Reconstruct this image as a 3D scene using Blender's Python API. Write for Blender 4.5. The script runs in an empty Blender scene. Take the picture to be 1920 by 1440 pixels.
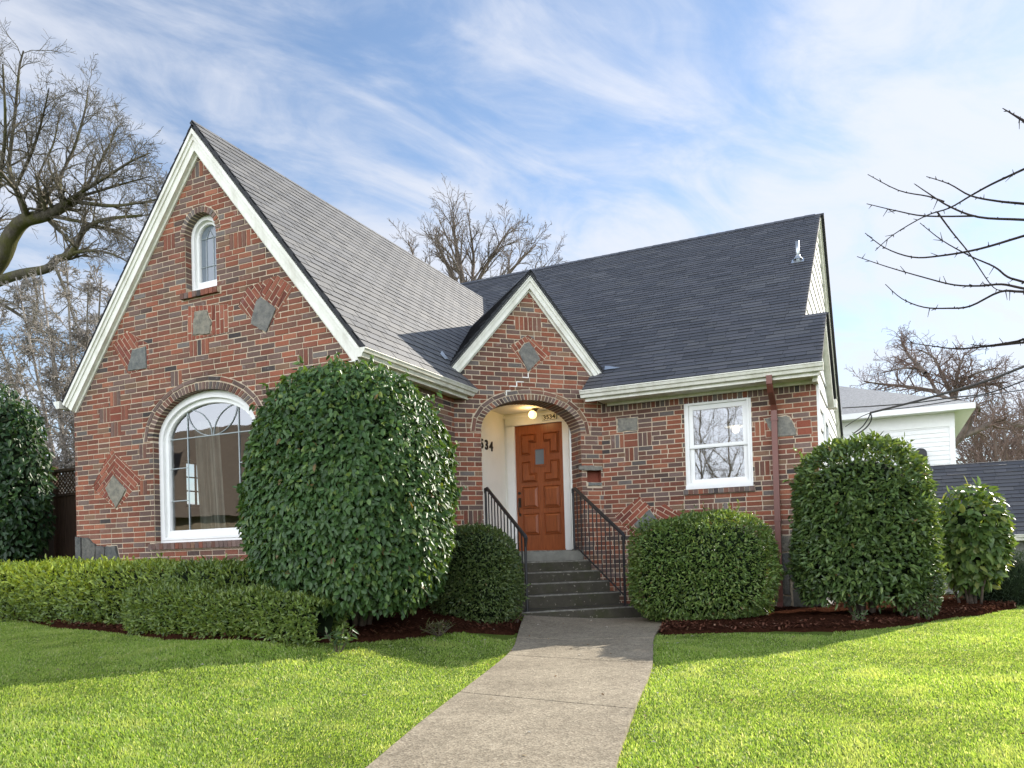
import bpy, math, random
import numpy as np
from mathutils import Vector, Matrix, Euler, noise as mnoise

random.seed(7)
RNG = np.random.default_rng(11)
SC = bpy.context.scene
COL = SC.collection
R = math.radians

# ------------------------------------------------------------------ camera, light, sky
cam_d = bpy.data.cameras.new("camera")
cam = bpy.data.objects.new("camera", cam_d)
COL.objects.link(cam)
yaw, roll, pitch = .4407, -.0283, .0139
R0 = Matrix(((math.cos(yaw), math.sin(yaw), 0), (0, 0, -1), (-math.sin(yaw), math.cos(yaw), 0)))
Rp = Matrix(((1, 0, 0), (0, math.cos(pitch), math.sin(pitch)), (0, -math.sin(pitch), math.cos(pitch))))
Rr = Matrix(((math.cos(roll), -math.sin(roll), 0), (math.sin(roll), math.cos(roll), 0), (0, 0, 1)))
M = Rr @ Rp @ R0
cm = Matrix((M[0], -M[1], -M[2])).transposed().to_4x4()
cm.translation = (0, 0, .85)
cam.matrix_world = cm
cam_d.sensor_width = 36
cam_d.sensor_fit = 'HORIZONTAL'
cam_d.lens = 1485.87 * 36 / 1920
cam_d.shift_y = 299.64 / 1920
cam_d.clip_start = .05
cam_d.clip_end = 2000
SC.camera = cam

SUN_AZ, SUN_EL = R(62.5), R(30)          # azimuth from +X towards +Y
S = Vector((math.cos(SUN_AZ) * math.cos(SUN_EL), math.sin(SUN_AZ) * math.cos(SUN_EL), math.sin(SUN_EL)))
sun_d = bpy.data.lights.new("sun", 'SUN')
sun_d.energy = 5.0
sun_d.angle = R(.53)
sun_d.color = (1, .93, .82)
sun = bpy.data.objects.new("sun", sun_d)
COL.objects.link(sun)
sun.rotation_euler = S.to_track_quat('Z', 'Y').to_euler()
sun.location = S * 60

SC.view_settings.view_transform = 'Standard'
SC.view_settings.look = 'None'
SC.view_settings.exposure = .92
SC.view_settings.gamma = 1
SC.cycles.max_bounces = 8
SC.cycles.transparent_max_bounces = 12
SC.cycles.sample_clamp_indirect = 6

W = bpy.data.worlds.new("World")
SC.world = W
W.use_nodes = True
wt = W.node_tree
wt.nodes.clear()
WN = wt.nodes.new
def wl(a, b): wt.links.new(a, b)
sky = WN('ShaderNodeTexSky')
sky.sky_type = 'NISHITA'
sky.sun_disc = False
sky.sun_elevation = SUN_EL
sky.sun_rotation = math.pi / 2 - SUN_AZ
sky.air_density = 1.0
sky.dust_density = .15
sky.ozone_density = 1.6
bg = WN('ShaderNodeBackground'); bg.inputs[1].default_value = .102
hsv = WN('ShaderNodeHueSaturation'); hsv.inputs['Saturation'].default_value = .98
wl(sky.outputs[0], hsv.inputs['Color']); wl(hsv.outputs[0], bg.inputs[0])
tc = WN('ShaderNodeTexCoord')
sep = WN('ShaderNodeSeparateXYZ'); wl(tc.outputs['Generated'], sep.inputs[0])
def wmath(op, a, b=None, clamp=False):
    n = WN('ShaderNodeMath'); n.operation = op; n.use_clamp = clamp
    for i, v in enumerate((a, b)):
        if v is None: continue
        if isinstance(v, (int, float)): n.inputs[i].default_value = v
        else: wl(v, n.inputs[i])
    return n.outputs[0]
zz = wmath('ADD', wmath('MAXIMUM', sep.outputs[2], 0.0), .16)
cx = wmath('DIVIDE', sep.outputs[0], zz); cy = wmath('DIVIDE', sep.outputs[1], zz)
cmb = WN('ShaderNodeCombineXYZ'); wl(cx, cmb.inputs[0]); wl(cy, cmb.inputs[1])
def wnoise(scale, detail, rough, dist, rot, stretch, loc=(0, 0, 0)):
    mr = WN('ShaderNodeMapping'); wl(cmb.outputs[0], mr.inputs[0]); mr.inputs['Rotation'].default_value = (0, 0, rot)
    mp = WN('ShaderNodeMapping'); wl(mr.outputs[0], mp.inputs[0])
    mp.inputs['Scale'].default_value = stretch; mp.inputs['Location'].default_value = loc
    n = WN('ShaderNodeTexNoise'); wl(mp.outputs[0], n.inputs['Vector'])
    n.inputs['Scale'].default_value = scale; n.inputs['Detail'].default_value = detail
    n.inputs['Roughness'].default_value = rough; n.inputs['Distortion'].default_value = dist
    return n.outputs['Fac']
n1 = wnoise(.75, 4, .5, .3, R(-61), (1, 1.8, 1), (1.416, 8.692, 0))     # broad cover
n2 = wnoise(2.4, 10, .60, .7, R(-61), (1, 1.9, 1), (4.925, 8.914, 0))    # wisps
n3 = wnoise(9, 6, .6, .6, R(-50), (1, 1.6, 1), (5.122, 17.23, 0))                       # fine fibres
cov = wmath('ADD', wmath('MULTIPLY', n1, .85), wmath('ADD', wmath('MULTIPLY', n2, .85), wmath('MULTIPLY', n3, .16)))
# more cloud low in the east (towards the sun); unseen cloud behind the camera added to light the shaded front
sdot = WN('ShaderNodeVectorMath'); sdot.operation = 'DOT_PRODUCT'
wl(tc.outputs['Generated'], sdot.inputs[0]); sdot.inputs[1].default_value = tuple(S)
sunw = wmath('MAXIMUM', wmath('SUBTRACT', sdot.outputs['Value'], .55), 0.0)
back = wmath('MAXIMUM', wmath('MULTIPLY', sep.outputs[1], -1.0), 0.0)
cov = wmath('ADD', cov, wmath('ADD', wmath('MULTIPLY', sunw, .30), wmath('MULTIPLY', back, .5)))
ramp = WN('ShaderNodeMapRange'); ramp.interpolation_type = 'SMOOTHSTEP'
wl(cov, ramp.inputs[0]); ramp.inputs[1].default_value = .72; ramp.inputs[2].default_value = 1.14
zen = WN('ShaderNodeMapRange'); zen.interpolation_type = 'SMOOTHSTEP'; wl(sep.outputs[2], zen.inputs[0])
zen.inputs[1].default_value = .60; zen.inputs[2].default_value = .80; zen.inputs[3].default_value = .90; zen.inputs[4].default_value = .08     # cloud thinned overhead, out of view, to deepen shade on the lawn
cfac = wmath('MULTIPLY', ramp.outputs[0], zen.outputs[0])
cl = WN('ShaderNodeBackground'); cl.inputs[0].default_value = (.86, .90, 1.0, 1)
cstr = wmath('ADD', .51, wmath('ADD', wmath('MULTIPLY', sunw, .12), wmath('MULTIPLY', back, 2.1)))  # cloud behind the camera brightened to fill the shaded house front
wl(cstr, cl.inputs[1])
wmix = WN('ShaderNodeMixShader'); wl(cfac, wmix.inputs[0]); wl(bg.outputs[0], wmix.inputs[1]); wl(cl.outputs[0], wmix.inputs[2])
wo = WN('ShaderNodeOutputWorld'); wl(wmix.outputs[0], wo.inputs[0])

# ------------------------------------------------------------------ materials
class NT:
    def __init__(s, name):
        s.m = bpy.data.materials.new(name); s.m.use_nodes = True
        s.t = s.m.node_tree; s.t.nodes.clear()
        s.out = s.n('ShaderNodeOutputMaterial')
    def n(s, typ, **kw):
        nd = s.t.nodes.new(typ)
        for k, v in kw.items(): setattr(nd, k, v)
        return nd
    def l(s, a, b): s.t.links.new(a, b)
    def put(s, sock, v):
        if isinstance(v, bpy.types.NodeSocket): s.l(v, sock)
        elif isinstance(v, (int, float)): sock.default_value = v
        else: sock.default_value = tuple(v) if len(v) == 4 or sock.type == 'VECTOR' else tuple(v) + (1,)
    def noise(s, scale, detail=4, rough=.55, coord='Object', stretch=None, dist=0, out='Fac'):
        tcn = s.n('ShaderNodeTexCoord'); v = tcn.outputs[coord]
        if stretch:
            mp = s.n('ShaderNodeMapping'); s.l(v, mp.inputs[0]); mp.inputs['Scale'].default_value = stretch; v = mp.outputs[0]
        nn = s.n('ShaderNodeTexNoise'); s.l(v, nn.inputs['Vector'])
        nn.inputs['Scale'].default_value = scale; nn.inputs['Detail'].default_value = detail
        nn.inputs['Roughness'].default_value = rough; nn.inputs['Distortion'].default_value = dist
        return nn.outputs[out]
    def ramp(s, fac, stops):
        r = s.n('ShaderNodeValToRGB'); s.l(fac, r.inputs[0])
        e = r.color_ramp.elements
        while len(e) < len(stops): e.new(.5)
        for el, (p, c) in zip(e, stops): el.position = p; el.color = tuple(c) + (1,) if len(c) == 3 else c
        return r.outputs[0]
    def mix(s, fac, a, b, mode='MIX'):
        m = s.n('ShaderNodeMix', data_type='RGBA', blend_type=mode)
        s.put(m.inputs[0], fac); s.put(m.inputs[6], a); s.put(m.inputs[7], b)
        return m.outputs[2]
    def math(s, op, a, b=0, clamp=False):
        m = s.n('ShaderNodeMath', operation=op, use_clamp=clamp); s.put(m.inputs[0], a); s.put(m.inputs[1], b); return m.outputs[0]
    def attr(s, name, out='Color'):
        a = s.n('ShaderNodeAttribute', attribute_name=name); return a.outputs[out]
    def bump(s, h, strength=.5, dist=.01):
        b = s.n('ShaderNodeBump'); s.l(h, b.inputs['Height']); b.inputs['Strength'].default_value = strength; b.inputs['Distance'].default_value = dist
        return b.outputs[0]
    def pbr(s, col, rough=.7, normal=None, spec=.5, metal=0, trans=None, emit=None, estr=0, coat=0):
        p = s.n('ShaderNodeBsdfPrincipled')
        s.put(p.inputs['Base Color'], col); s.put(p.inputs['Roughness'], rough)
        p.inputs['Specular IOR Level'].default_value = spec; p.inputs['Metallic'].default_value = metal
        p.inputs['Coat Weight'].default_value = coat
        if normal is not None: s.l(normal, p.inputs['Normal'])
        if emit is not None: s.put(p.inputs['Emission Color'], emit); p.inputs['Emission Strength'].default_value = estr
        sh = p.outputs[0]
        if trans is not None:
            tr = s.n('ShaderNodeBsdfTranslucent'); s.put(tr.inputs[0], trans[1])
            mx = s.n('ShaderNodeMixShader'); mx.inputs[0].default_value = trans[0]
            s.l(sh, mx.inputs[1]); s.l(tr.outputs[0], mx.inputs[2]); sh = mx.outputs[0]
        s.l(sh, s.out.inputs[0])
        return s.m

MAT = {}
def mk_materials():
    t = NT('brick')
    c = t.attr('bc')
    g = t.noise(45, 5, .65)
    c1 = t.mix(t.math('MULTIPLY', t.ramp(g, [(.35, (0, 0, 0)), (.7, (1, 1, 1))]), .5), c, t.mix(1, c, (.55, .5, .5), 'MULTIPLY'))
    blot = t.ramp(t.noise(11, 4, .6), [(.62, (0, 0, 0)), (.72, (1, 1, 1))])
    c2 = t.mix(t.math('MULTIPLY', blot, .35), c1, (.30, .26, .25))
    fleck = t.ramp(t.noise(60, 2, .5), [(.70, (0, 0, 0)), (.76, (1, 1, 1))])
    c3 = t.mix(t.math('MULTIPLY', fleck, .5), c2, (.10, .07, .06))
    big = t.ramp(t.noise(.9, 5, .65, stretch=(1, 1, .45)), [(.35, (.74, .73, .73)), (.65, (1.12, 1.1, 1.08))])
    c3 = t.mix(1, c3, big, 'MULTIPLY')
    MAT['brick'] = t.pbr(c3, .82, t.bump(t.noise(90, 4, .7), .6, .006), .3)
    t = NT('mortar')
    MAT['mortar'] = t.pbr(t.ramp(t.noise(20, 6, .7), [(.3, (.43, .345, .245)), (.7, (.61, .51, .38))]), .95, t.bump(t.noise(160, 3, .7), .5, .004), .2)
    t = NT('flagstone')
    c = t.mix(1, t.attr('bc'), t.ramp(t.noise(13, 7, .75), [(.3, (.55, .57, .56)), (.72, (1.6, 1.5, 1.34))]), 'MULTIPLY')
    MAT['stone'] = t.pbr(c, .85, t.bump(t.noise(22, 6, .75), 1, .02), .3)
    t = NT('cream_paint')
    dirt = t.ramp(t.noise(7, 5, .7, stretch=(1, 1, .25)), [(.30, (.80, .79, .75)), (.55, (1, 1, 1))])
    MAT['cream'] = t.pbr(t.mix(1, t.ramp(t.noise(6, 5, .7), [(.25, (.66, .65, .56)), (.7, (.79, .78, .70))]), dirt, 'MULTIPLY'), .45, t.bump(t.noise(60, 3), .08, .003), .4)
    t = NT('white_paint')
    MAT['white'] = t.pbr(t.ramp(t.noise(5, 5, .7), [(.25, (.76, .76, .73)), (.7, (.83, .83, .80))]), .4, None, .4)
    t = NT('plaster')
    MAT['plaster'] = t.pbr(t.ramp(t.noise(3, 5, .7), [(.25, (.74, .73, .66)), (.7, (.80, .79, .73))]), .8, t.bump(t.noise(40, 5), .15, .004), .3)
    t = NT('shingle')
    c = t.mix(t.math('MULTIPLY', t.noise(140, 4, .8), .55), t.attr('bc'), t.mix(1, t.attr('bc'), (2.2, 2.2, 2.25), 'MULTIPLY'))
    c = t.mix(t.math('MULTIPLY', t.ramp(t.noise(1.1, 4, .6), [(.35, (0, 0, 0)), (.7, (1, 1, 1))]), .25), c, t.mix(1, c, (.6, .6, .62), 'MULTIPLY'))
    MAT['shingle'] = t.pbr(c, .62, t.bump(t.noise(260, 3, .8), .5, .003), .55)
    t = NT('shingle_edge'); MAT['shingle_edge'] = t.pbr((.022, .023, .026), .8)
    t = NT('siding_white')
    MAT['siding'] = t.pbr(t.ramp(t.noise(4, 5, .7), [(.25, (.74, .74, .72)), (.7, (.82, .82, .80))]), .55, None, .4)
    t = NT('dark_gap'); MAT['dark'] = t.pbr((.01, .01, .01), .9)
    # window glass: reflection over a clear pane
    t = NT('window_glass')
    fr = t.n('ShaderNodeFresnel'); fr.inputs[0].default_value = 1.6
    nb = t.bump(t.noise(1.6, 2, .5), .04, .03); t.l(nb, fr.inputs['Normal'])
    gl = t.n('ShaderNodeBsdfGlossy'); gl.inputs['Roughness'].default_value = .015; gl.inputs[0].default_value = (.95, .97, .97, 1); t.l(nb, gl.inputs['Normal'])
    tr = t.n('ShaderNodeBsdfTransparent'); tr.inputs[0].default_value = (.86, .89, .87, 1)
    mx = t.n('ShaderNodeMixShader'); t.l(t.math('ADD', t.math('MULTIPLY', fr.outputs[0], 1.8), .11, True), mx.inputs[0]); t.l(tr.outputs[0], mx.inputs[1]); t.l(gl.outputs[0], mx.inputs[2])
    t.l(mx.outputs[0], t.out.inputs[0]); MAT['glass'] = t.m
    t = NT('grey_blind_glass')
    MAT['greyglass'] = t.pbr((.15, .18, .21), .12, t.bump(t.noise(3, 2), .05, .02), .8)
    t = NT('lead'); MAT['lead'] = t.pbr((.34, .38, .38), .5, None, .5)
    t = NT('door_wood')
    g = t.noise(7, 6, .6, stretch=(9, 9, .7), dist=.6)
    c = t.ramp(g, [(.25, (.17, .048, .016)), (.55, (.27, .076, .024)), (.8, (.36, .115, .038))])
    MAT['door'] = t.pbr(c, .34, t.bump(g, .12, .004), .45)
    t = NT('black_iron'); MAT['iron'] = t.pbr((.014, .014, .015), .5, t.bump(t.noise(80, 3), .15, .003), .5)
    t = NT('bronze'); MAT['bronze'] = t.pbr((.05, .04, .03), .4, None, .5, .6)
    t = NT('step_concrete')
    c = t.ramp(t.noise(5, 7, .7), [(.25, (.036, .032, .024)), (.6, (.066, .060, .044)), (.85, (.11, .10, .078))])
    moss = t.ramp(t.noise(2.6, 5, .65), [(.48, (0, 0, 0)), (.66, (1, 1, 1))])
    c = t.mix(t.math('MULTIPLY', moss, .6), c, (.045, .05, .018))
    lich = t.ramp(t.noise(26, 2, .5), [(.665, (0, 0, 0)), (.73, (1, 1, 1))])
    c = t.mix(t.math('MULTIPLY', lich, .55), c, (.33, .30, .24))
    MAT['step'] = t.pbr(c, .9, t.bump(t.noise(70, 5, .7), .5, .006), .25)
    t = NT('skylit_nosing'); MAT['nosing'] = t.pbr(t.ramp(t.noise(18, 6, .75), [(.3, (.07, .066, .052)), (.7, (.23, .22, .185))]), .9, None, .25)  # pale edge colour stands in for sky light on the step edges
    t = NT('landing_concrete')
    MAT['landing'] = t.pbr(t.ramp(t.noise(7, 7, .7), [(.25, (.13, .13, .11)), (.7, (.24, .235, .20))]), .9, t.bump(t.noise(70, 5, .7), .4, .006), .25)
    t = NT('path_aggregate')
    v = t.n('ShaderNodeTexVoronoi'); v.inputs['Scale'].default_value = 85
    tcn = t.n('ShaderNodeTexCoord'); t.l(tcn.outputs['Object'], v.inputs['Vector'])
    c = t.ramp(v.outputs['Color'], [(.1, (.20, .17, .13)), (.45, (.29, .255, .195)), (.8, (.36, .32, .25)), (1, (.46, .42, .34))])
    st = t.ramp(t.noise(1.3, 6, .65), [(.3, (.66, .64, .61)), (.7, (1.06, 1.05, 1.02))])
    c = t.mix(1, c, st, 'MULTIPLY')
    st2 = t.ramp(t.noise(14, 5, .6), [(.3, (.78, .77, .74)), (.65, (1.05, 1.03, 1))])
    c = t.mix(1, c, st2, 'MULTIPLY')
    MAT['path'] = t.pbr(c, .88, t.bump(v.outputs['Distance'], .5, .006), .25)
    t = NT('lawn_soil')
    c = t.ramp(t.noise(1.2, 6, .7), [(.3, (.08, .13, .02)), (.6, (.14, .20, .03)), (.8, (.19, .23, .055))])
    c = t.mix(t.ramp(t.noise(30, 4, .7), [(.35, (0, 0, 0)), (.7, (1, 1, 1))]), c, t.mix(1, c, (.5, .5, .5), 'MULTIPLY'))
    MAT['soil'] = t.pbr(c, .95, t.bump(t.noise(40, 5, .7), .8, .03), .1)
    t = NT('grass_blade')
    c = t.attr('bc')
    MAT['grass'] = t.pbr(t.mix(1, c, (.80, .84, .85), 'MULTIPLY'), .5, None, .35, trans=(.52, t.mix(1, c, (1.7, 1.6, .85), 'MULTIPLY')))
    t = NT('bark_mulch')
    c = t.ramp(t.noise(28, 6, .75), [(.3, (.020, .009, .006)), (.55, (.060, .024, .014)), (.8, (.12, .055, .033))])
    MAT['mulch'] = t.pbr(c, 1, t.bump(t.noise(45, 6, .8), 1, .04), 0)
    t = NT('mulch_chip'); MAT['chip'] = t.pbr(t.attr('bc'), 1, None, 0)
    def leaf(name, rough, tr, spec=.5):
        t = NT(name); c = t.attr('bc')
        nz = t.noise(14, 3, .6)
        c = t.mix(t.math('MULTIPLY', nz, .5), c, t.mix(1, c, (.6, .65, .6), 'MULTIPLY'))
        return t.pbr(c, rough, None, spec, trans=(tr, t.mix(1, c, (2.3, 2.0, .8), 'MULTIPLY')))
    MAT['leaf_gloss'] = leaf('glossy_leaf', .42, .22, .34)
    MAT['leaf'] = leaf('soft_leaf', .42, .26, .45)
    MAT['needle'] = leaf('needle', .6, .15, .3)
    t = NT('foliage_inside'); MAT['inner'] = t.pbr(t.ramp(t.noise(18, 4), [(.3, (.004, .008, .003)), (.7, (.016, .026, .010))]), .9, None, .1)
    t = NT('shrub_stem'); MAT['stem'] = t.pbr(t.ramp(t.noise(20, 4), [(.3, (.05, .035, .025)), (.7, (.13, .10, .075))]), .9)
    def bark(name, a, b, mossc=None):
        t = NT(name); c = t.ramp(t.noise(9, 6, .7, stretch=(1, 1, .4)), [(.3, a), (.7, b)])
        if mossc:
            ms = t.ramp(t.noise(1.6, 5, .6), [(.46, (0, 0, 0)), (.6, (1, 1, 1))])
            c = t.mix(t.math('MULTIPLY', ms, .8), c, mossc)
        return t.pbr(c, .92, t.bump(t.noise(26, 5, .7), .7, .03), .15)
    MAT['bark_oak'] = bark('mossy_bark', (.040, .034, .027), (.13, .115, .09), (.075, .075, .02))
    MAT['twig_oak'] = bark('lichen_twig', (.060, .052, .041), (.19, .17, .13))
    MAT['bark_pale'] = bark('pale_bark', (.16, .135, .11), (.38, .35, .31))
    MAT['bark_brown'] = bark('brown_bark', (.09, .072, .06), (.22, .18, .145))
    MAT['bark_red'] = bark('reddish_bark', (.11, .075, .06), (.24, .17, .135))
    MAT['bark_dark'] = bark('dark_bark', (.018, .013, .012), (.05, .038, .034))
    t = NT('downspout_paint'); MAT['brownpaint'] = t.pbr(t.ramp(t.noise(3, 5, .7, stretch=(1, 1, .3)), [(.3, (.13, .045, .031)), (.7, (.18, .064, .044))]), .42, None, .5)
    t = NT('galvanised'); MAT['galv'] = t.pbr((.52, .55, .57), .35, t.bump(t.noise(30, 3), .1, .004), .5, .75)
    t = NT('fence_wood'); MAT['fence'] = t.pbr(t.ramp(t.noise(5, 6, .7, stretch=(6, 6, .6)), [(.3, (.055, .030, .018)), (.7, (.13, .075, .045))]), .85, t.bump(t.noise(30, 5, .7, stretch=(6, 6, .4)), .4, .006))
    t = NT('lamp_glass'); MAT['lamp'] = t.pbr((.95, .82, .55), .35, None, .4, emit=(1, .70, .30), estr=1.1)
    t = NT('bulb'); MAT['bulb'] = t.pbr((1, .9, .7), .4, emit=(1, .85, .6), estr=9)
    t = NT('sign_white'); MAT['signwhite'] = t.pbr((.80, .78, .68), .4)
    t = NT('sign_black'); MAT['signblack'] = t.pbr((.012, .011, .010), .5)
    t = NT('room_wall'); MAT['room'] = t.pbr((.22, .18, .13), .9)
    t = NT('room_floor'); MAT['roomfloor'] = t.pbr((.16, .07, .035), .5)
    t = NT('curtain_cloth'); MAT['curtain'] = t.pbr(t.ramp(t.noise(6, 3, stretch=(6, 6, .2)), [(.3, (.20, .20, .17)), (.7, (.36, .35, .30))]), .9)
    t = NT('neighbour_shingle')
    MAT['nshingle'] = t.pbr(t.ramp(t.noise(16, 6, .8, stretch=(1, 1, 3)), [(.3, (.12, .125, .13)), (.7, (.34, .35, .355))]), .8, t.bump(t.noise(14, 4, .7, stretch=(.6, .6, 4)), .6, .03))
    t = NT('concrete_wall'); MAT['concrete'] = t.pbr(t.ramp(t.noise(4, 6, .7), [(.3, (.22, .22, .21)), (.7, (.32, .32, .30))]), .9)
    t = NT('cable_black'); MAT['cable'] = t.pbr((.012, .012, .013), .6)
mk_materials()

# ------------------------------------------------------------------ mesh helpers
class MB:
    def __init__(s): s.v = []; s.f = []; s.m = []; s.c = []
    def add(s, verts, faces, mi=0, col=(.5, .5, .5)):
        b = len(s.v); s.v += [tuple(p) for p in verts]
        for f in faces:
            s.f.append([b + i for i in f]); s.m.append(mi); s.c.append(col)
    def box(s, lo, hi, mi=0, col=(.5, .5, .5), rz=0, bev=0):
        cx, cy = (lo[0] + hi[0]) / 2, (lo[1] + hi[1]) / 2
        hx, hy = (hi[0] - lo[0]) / 2, (hi[1] - lo[1]) / 2
        ca, sa = math.cos(rz), math.sin(rz)
        P = []
        for z in (lo[2], hi[2]):
            for x, y in ((-hx, -hy), (hx, -hy), (hx, hy), (-hx, hy)):
                P.append((cx + x * ca - y * sa, cy + x * sa + y * ca, z))
        s.add(P, [(3, 2, 1, 0), (4, 5, 6, 7), (0, 1, 5, 4), (1, 2, 6, 5), (2, 3, 7, 6), (3, 0, 4, 7)], mi, col)
    def prism(s, poly, fr, w0, w1, mi=0, col=(.5, .5, .5), inset=0, side=None, back=True):
        """convex or simple polygon in the (u,v) plane of frame fr, extruded along its normal"""
        n = len(poly)
        if inset:
            us = [p[0] for p in poly]; vs = [p[1] for p in poly]
            du, dv = max(us) - min(us), max(vs) - min(vs)
            cu, cv = (max(us) + min(us)) / 2, (max(vs) + min(vs)) / 2
            ku = max(.3, 1 - 2 * inset / max(du, 1e-4)); kv = max(.3, 1 - 2 * inset / max(dv, 1e-4))
            top = [(cu + (p[0] - cu) * ku, cv + (p[1] - cv) * kv) for p in poly]
        else: top = poly
        P = [fr(p[0], p[1], w0) for p in poly] + [fr(p[0], p[1], w1) for p in top]
        b = len(s.v); s.v += [tuple(p) for p in P]
        F = [[b + n + i for i in range(n)]]
        if back: F.append([b + n - 1 - i for i in range(n)])
        for i in range(n):
            j = (i + 1) % n
            F.append([b + i, b + j, b + n + j, b + n + i])
        for k, f in enumerate(F):
            s.f.append(f); s.m.append(mi if (k == 0 or side is None) else side); s.c.append(col)
    def tube(s, pts, rad, n=6, mi=0, col=(.5, .5, .5), cap=True):
        pts = [Vector(p) for p in pts]
        if isinstance(rad, (int, float)): rad = [rad] * len(pts)
        rings = []
        t0 = (pts[1] - pts[0]).normalized()
        up = Vector((0, 0, 1)) if abs(t0.z) < .9 else Vector((1, 0, 0))
        a = t0.cross(up).normalized()
        for i, p in enumerate(pts):
            if i == 0: t = t0
            elif i == len(pts) - 1: t = (p - pts[i - 1]).normalized()
            else: t = (pts[i + 1] - pts[i - 1]).normalized()
            a = (a - t * a.dot(t))
            a = a.normalized() if a.length > 1e-6 else t.orthogonal().normalized()
            b = t.cross(a)
            base = len(s.v)
            for k in range(n):
                an = 2 * math.pi * k / n
                s.v.append(tuple(p + (a * math.cos(an) + b * math.sin(an)) * rad[i]))
            rings.append(base)
        for r0, r1 in zip(rings[:-1], rings[1:]):
            for k in range(n):
                k2 = (k + 1) % n
                s.f.append([r0 + k, r0 + k2, r1 + k2, r1 + k]); s.m.append(mi); s.c.append(col)
        if cap:
            s.f.append([rings[0] + n - 1 - k for k in range(n)]); s.m.append(mi); s.c.append(col)
            s.f.append([rings[-1] + k for k in range(n)]); s.m.append(mi); s.c.append(col)
    def lathe(s, prof, c, n=16, mi=0, col=(.5, .5, .5), axis=None):
        rings = []
        for r, z in prof:
            base = len(s.v)
            for k in range(n):
                an = 2 * math.pi * k / n
                s.v.append((c[0] + r * math.cos(an), c[1] + r * math.sin(an), c[2] + z))
            rings.append(base)
        for r0, r1 in zip(rings[:-1], rings[1:]):
            for k in range(n):
                k2 = (k + 1) % n
                s.f.append([r0 + k, r0 + k2, r1 + k2, r1 + k]); s.m.append(mi); s.c.append(col)
    def build(s, name, mats, parent=None, smooth=False, label=None, base=None):
        me = bpy.data.meshes.new(name)
        me.from_pydata(s.v, [], s.f)
        if not isinstance(mats, (list, tuple)): mats = [mats]
        for m in mats: me.materials.append(MAT[m] if isinstance(m, str) else m)
        me.polygons.foreach_set('material_index', np.array(s.m, dtype=np.int32))
        at = me.attributes.new('bc', 'FLOAT_COLOR', 'FACE')
        cc = np.ones((len(s.c), 4), dtype=np.float32); cc[:, :3] = np.array(s.c, dtype=np.float32)
        at.data.foreach_set('color', cc.ravel())
        if smooth: me.polygons.foreach_set('use_smooth', np.ones(len(s.f), dtype=bool))
        me.update()
        return link(name, me, parent, label, base)

def link(name, me, parent=None, label=None, base=None):
    o = bpy.data.objects.new(name, me)
    COL.objects.link(o)
    if parent is not None:
        o.parent = parent
        o.matrix_parent_inverse = Matrix.Translation(-world_loc(parent))
    elif base is not None:
        me.transform(Matrix.Translation(-Vector(base))); o.location = base
    if label: o['label'] = label
    return o
def world_loc(o):
    p = Vector(o.location)
    if o.type == 'EMPTY': return p
    return Vector((0, 0, 0)) if o.parent is not None else p
def tag(o, label, cat, group=None):
    o['label'] = label; o['category'] = cat
    if group: o['group'] = group
    return o
def thing(name, label, cat, loc, group=None):
    o = bpy.data.objects.new(name, None); COL.objects.link(o); o.location = loc
    o.empty_display_size = .3
    return tag(o, label, cat, group)
def structure(o): o['kind'] = 'structure'; return o
def stuff(o, label=None, cat=None):
    o['kind'] = 'stuff'
    if label: o['label'] = label
    if cat: o['category'] = cat
    return o
def np_mesh(name, V, F, mats, col=None, mi=None, parent=None, label=None, smooth=False, base=None):
    """V (n,3), F list of arrays of equal-size faces"""
    me = bpy.data.meshes.new(name)
    me.vertices.add(len(V)); me.vertices.foreach_set('co', np.asarray(V, dtype=np.float32).ravel())
    nf = sum(len(f) for f in F)
    loops = np.concatenate([f.ravel() for f in F]).astype(np.int32)
    tot = np.concatenate([np.full(len(f), f.shape[1], dtype=np.int32) for f in F])
    st = np.concatenate([[0], np.cumsum(tot)[:-1]]).astype(np.int32)
    me.loops.add(len(loops)); me.polygons.add(nf)
    me.loops.foreach_set('vertex_index', loops)
    me.polygons.foreach_set('loop_start', st)
    try: me.polygons.foreach_set('loop_total', tot)
    except Exception: pass
    for m in mats: me.materials.append(MAT[m])
    if mi is not None: me.polygons.foreach_set('material_index', np.asarray(mi, dtype=np.int32))
    me.update(calc_edges=True)
    if col is not None:
        at = me.attributes.new('bc', 'FLOAT_COLOR', 'FACE')
        cc = np.ones((nf, 4), dtype=np.float32); cc[:, :3] = col
        at.data.foreach_set('color', cc.ravel())
    if smooth: me.polygons.foreach_set('use_smooth', np.ones(nf, dtype=bool))
    return link(name, me, parent, label, base)

# polygon tools (2-D, convex, counter-clockwise)
def area(p): return .5 * sum(p[i][0] * p[(i + 1) % len(p)][1] - p[(i + 1) % len(p)][0] * p[i][1] for i in range(len(p)))
def half(poly, a, b, inside=True):
    """part of poly to the left (inside) or right of the line a->b"""
    out = []; n = len(poly); sg = 1 if inside else -1
    def d(p): return sg * ((b[0] - a[0]) * (p[1] - a[1]) - (b[1] - a[1]) * (p[0] - a[0]))
    for i in range(n):
        p, q = poly[i], poly[(i + 1) % n]; dp, dq = d(p), d(q)
        if dp >= 0: out.append(p)
        if (dp > 0 and dq < 0) or (dp < 0 and dq > 0):
            k = dp / (dp - dq); out.append((p[0] + (q[0] - p[0]) * k, p[1] + (q[1] - p[1]) * k))
    return out if len(out) >= 3 and abs(area(out)) > 1e-7 else []
def clip(poly, conv):
    for i in range(len(conv)):
        poly = half(poly, conv[i], conv[(i + 1) % len(conv)])
        if not poly: return []
    return poly
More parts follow.
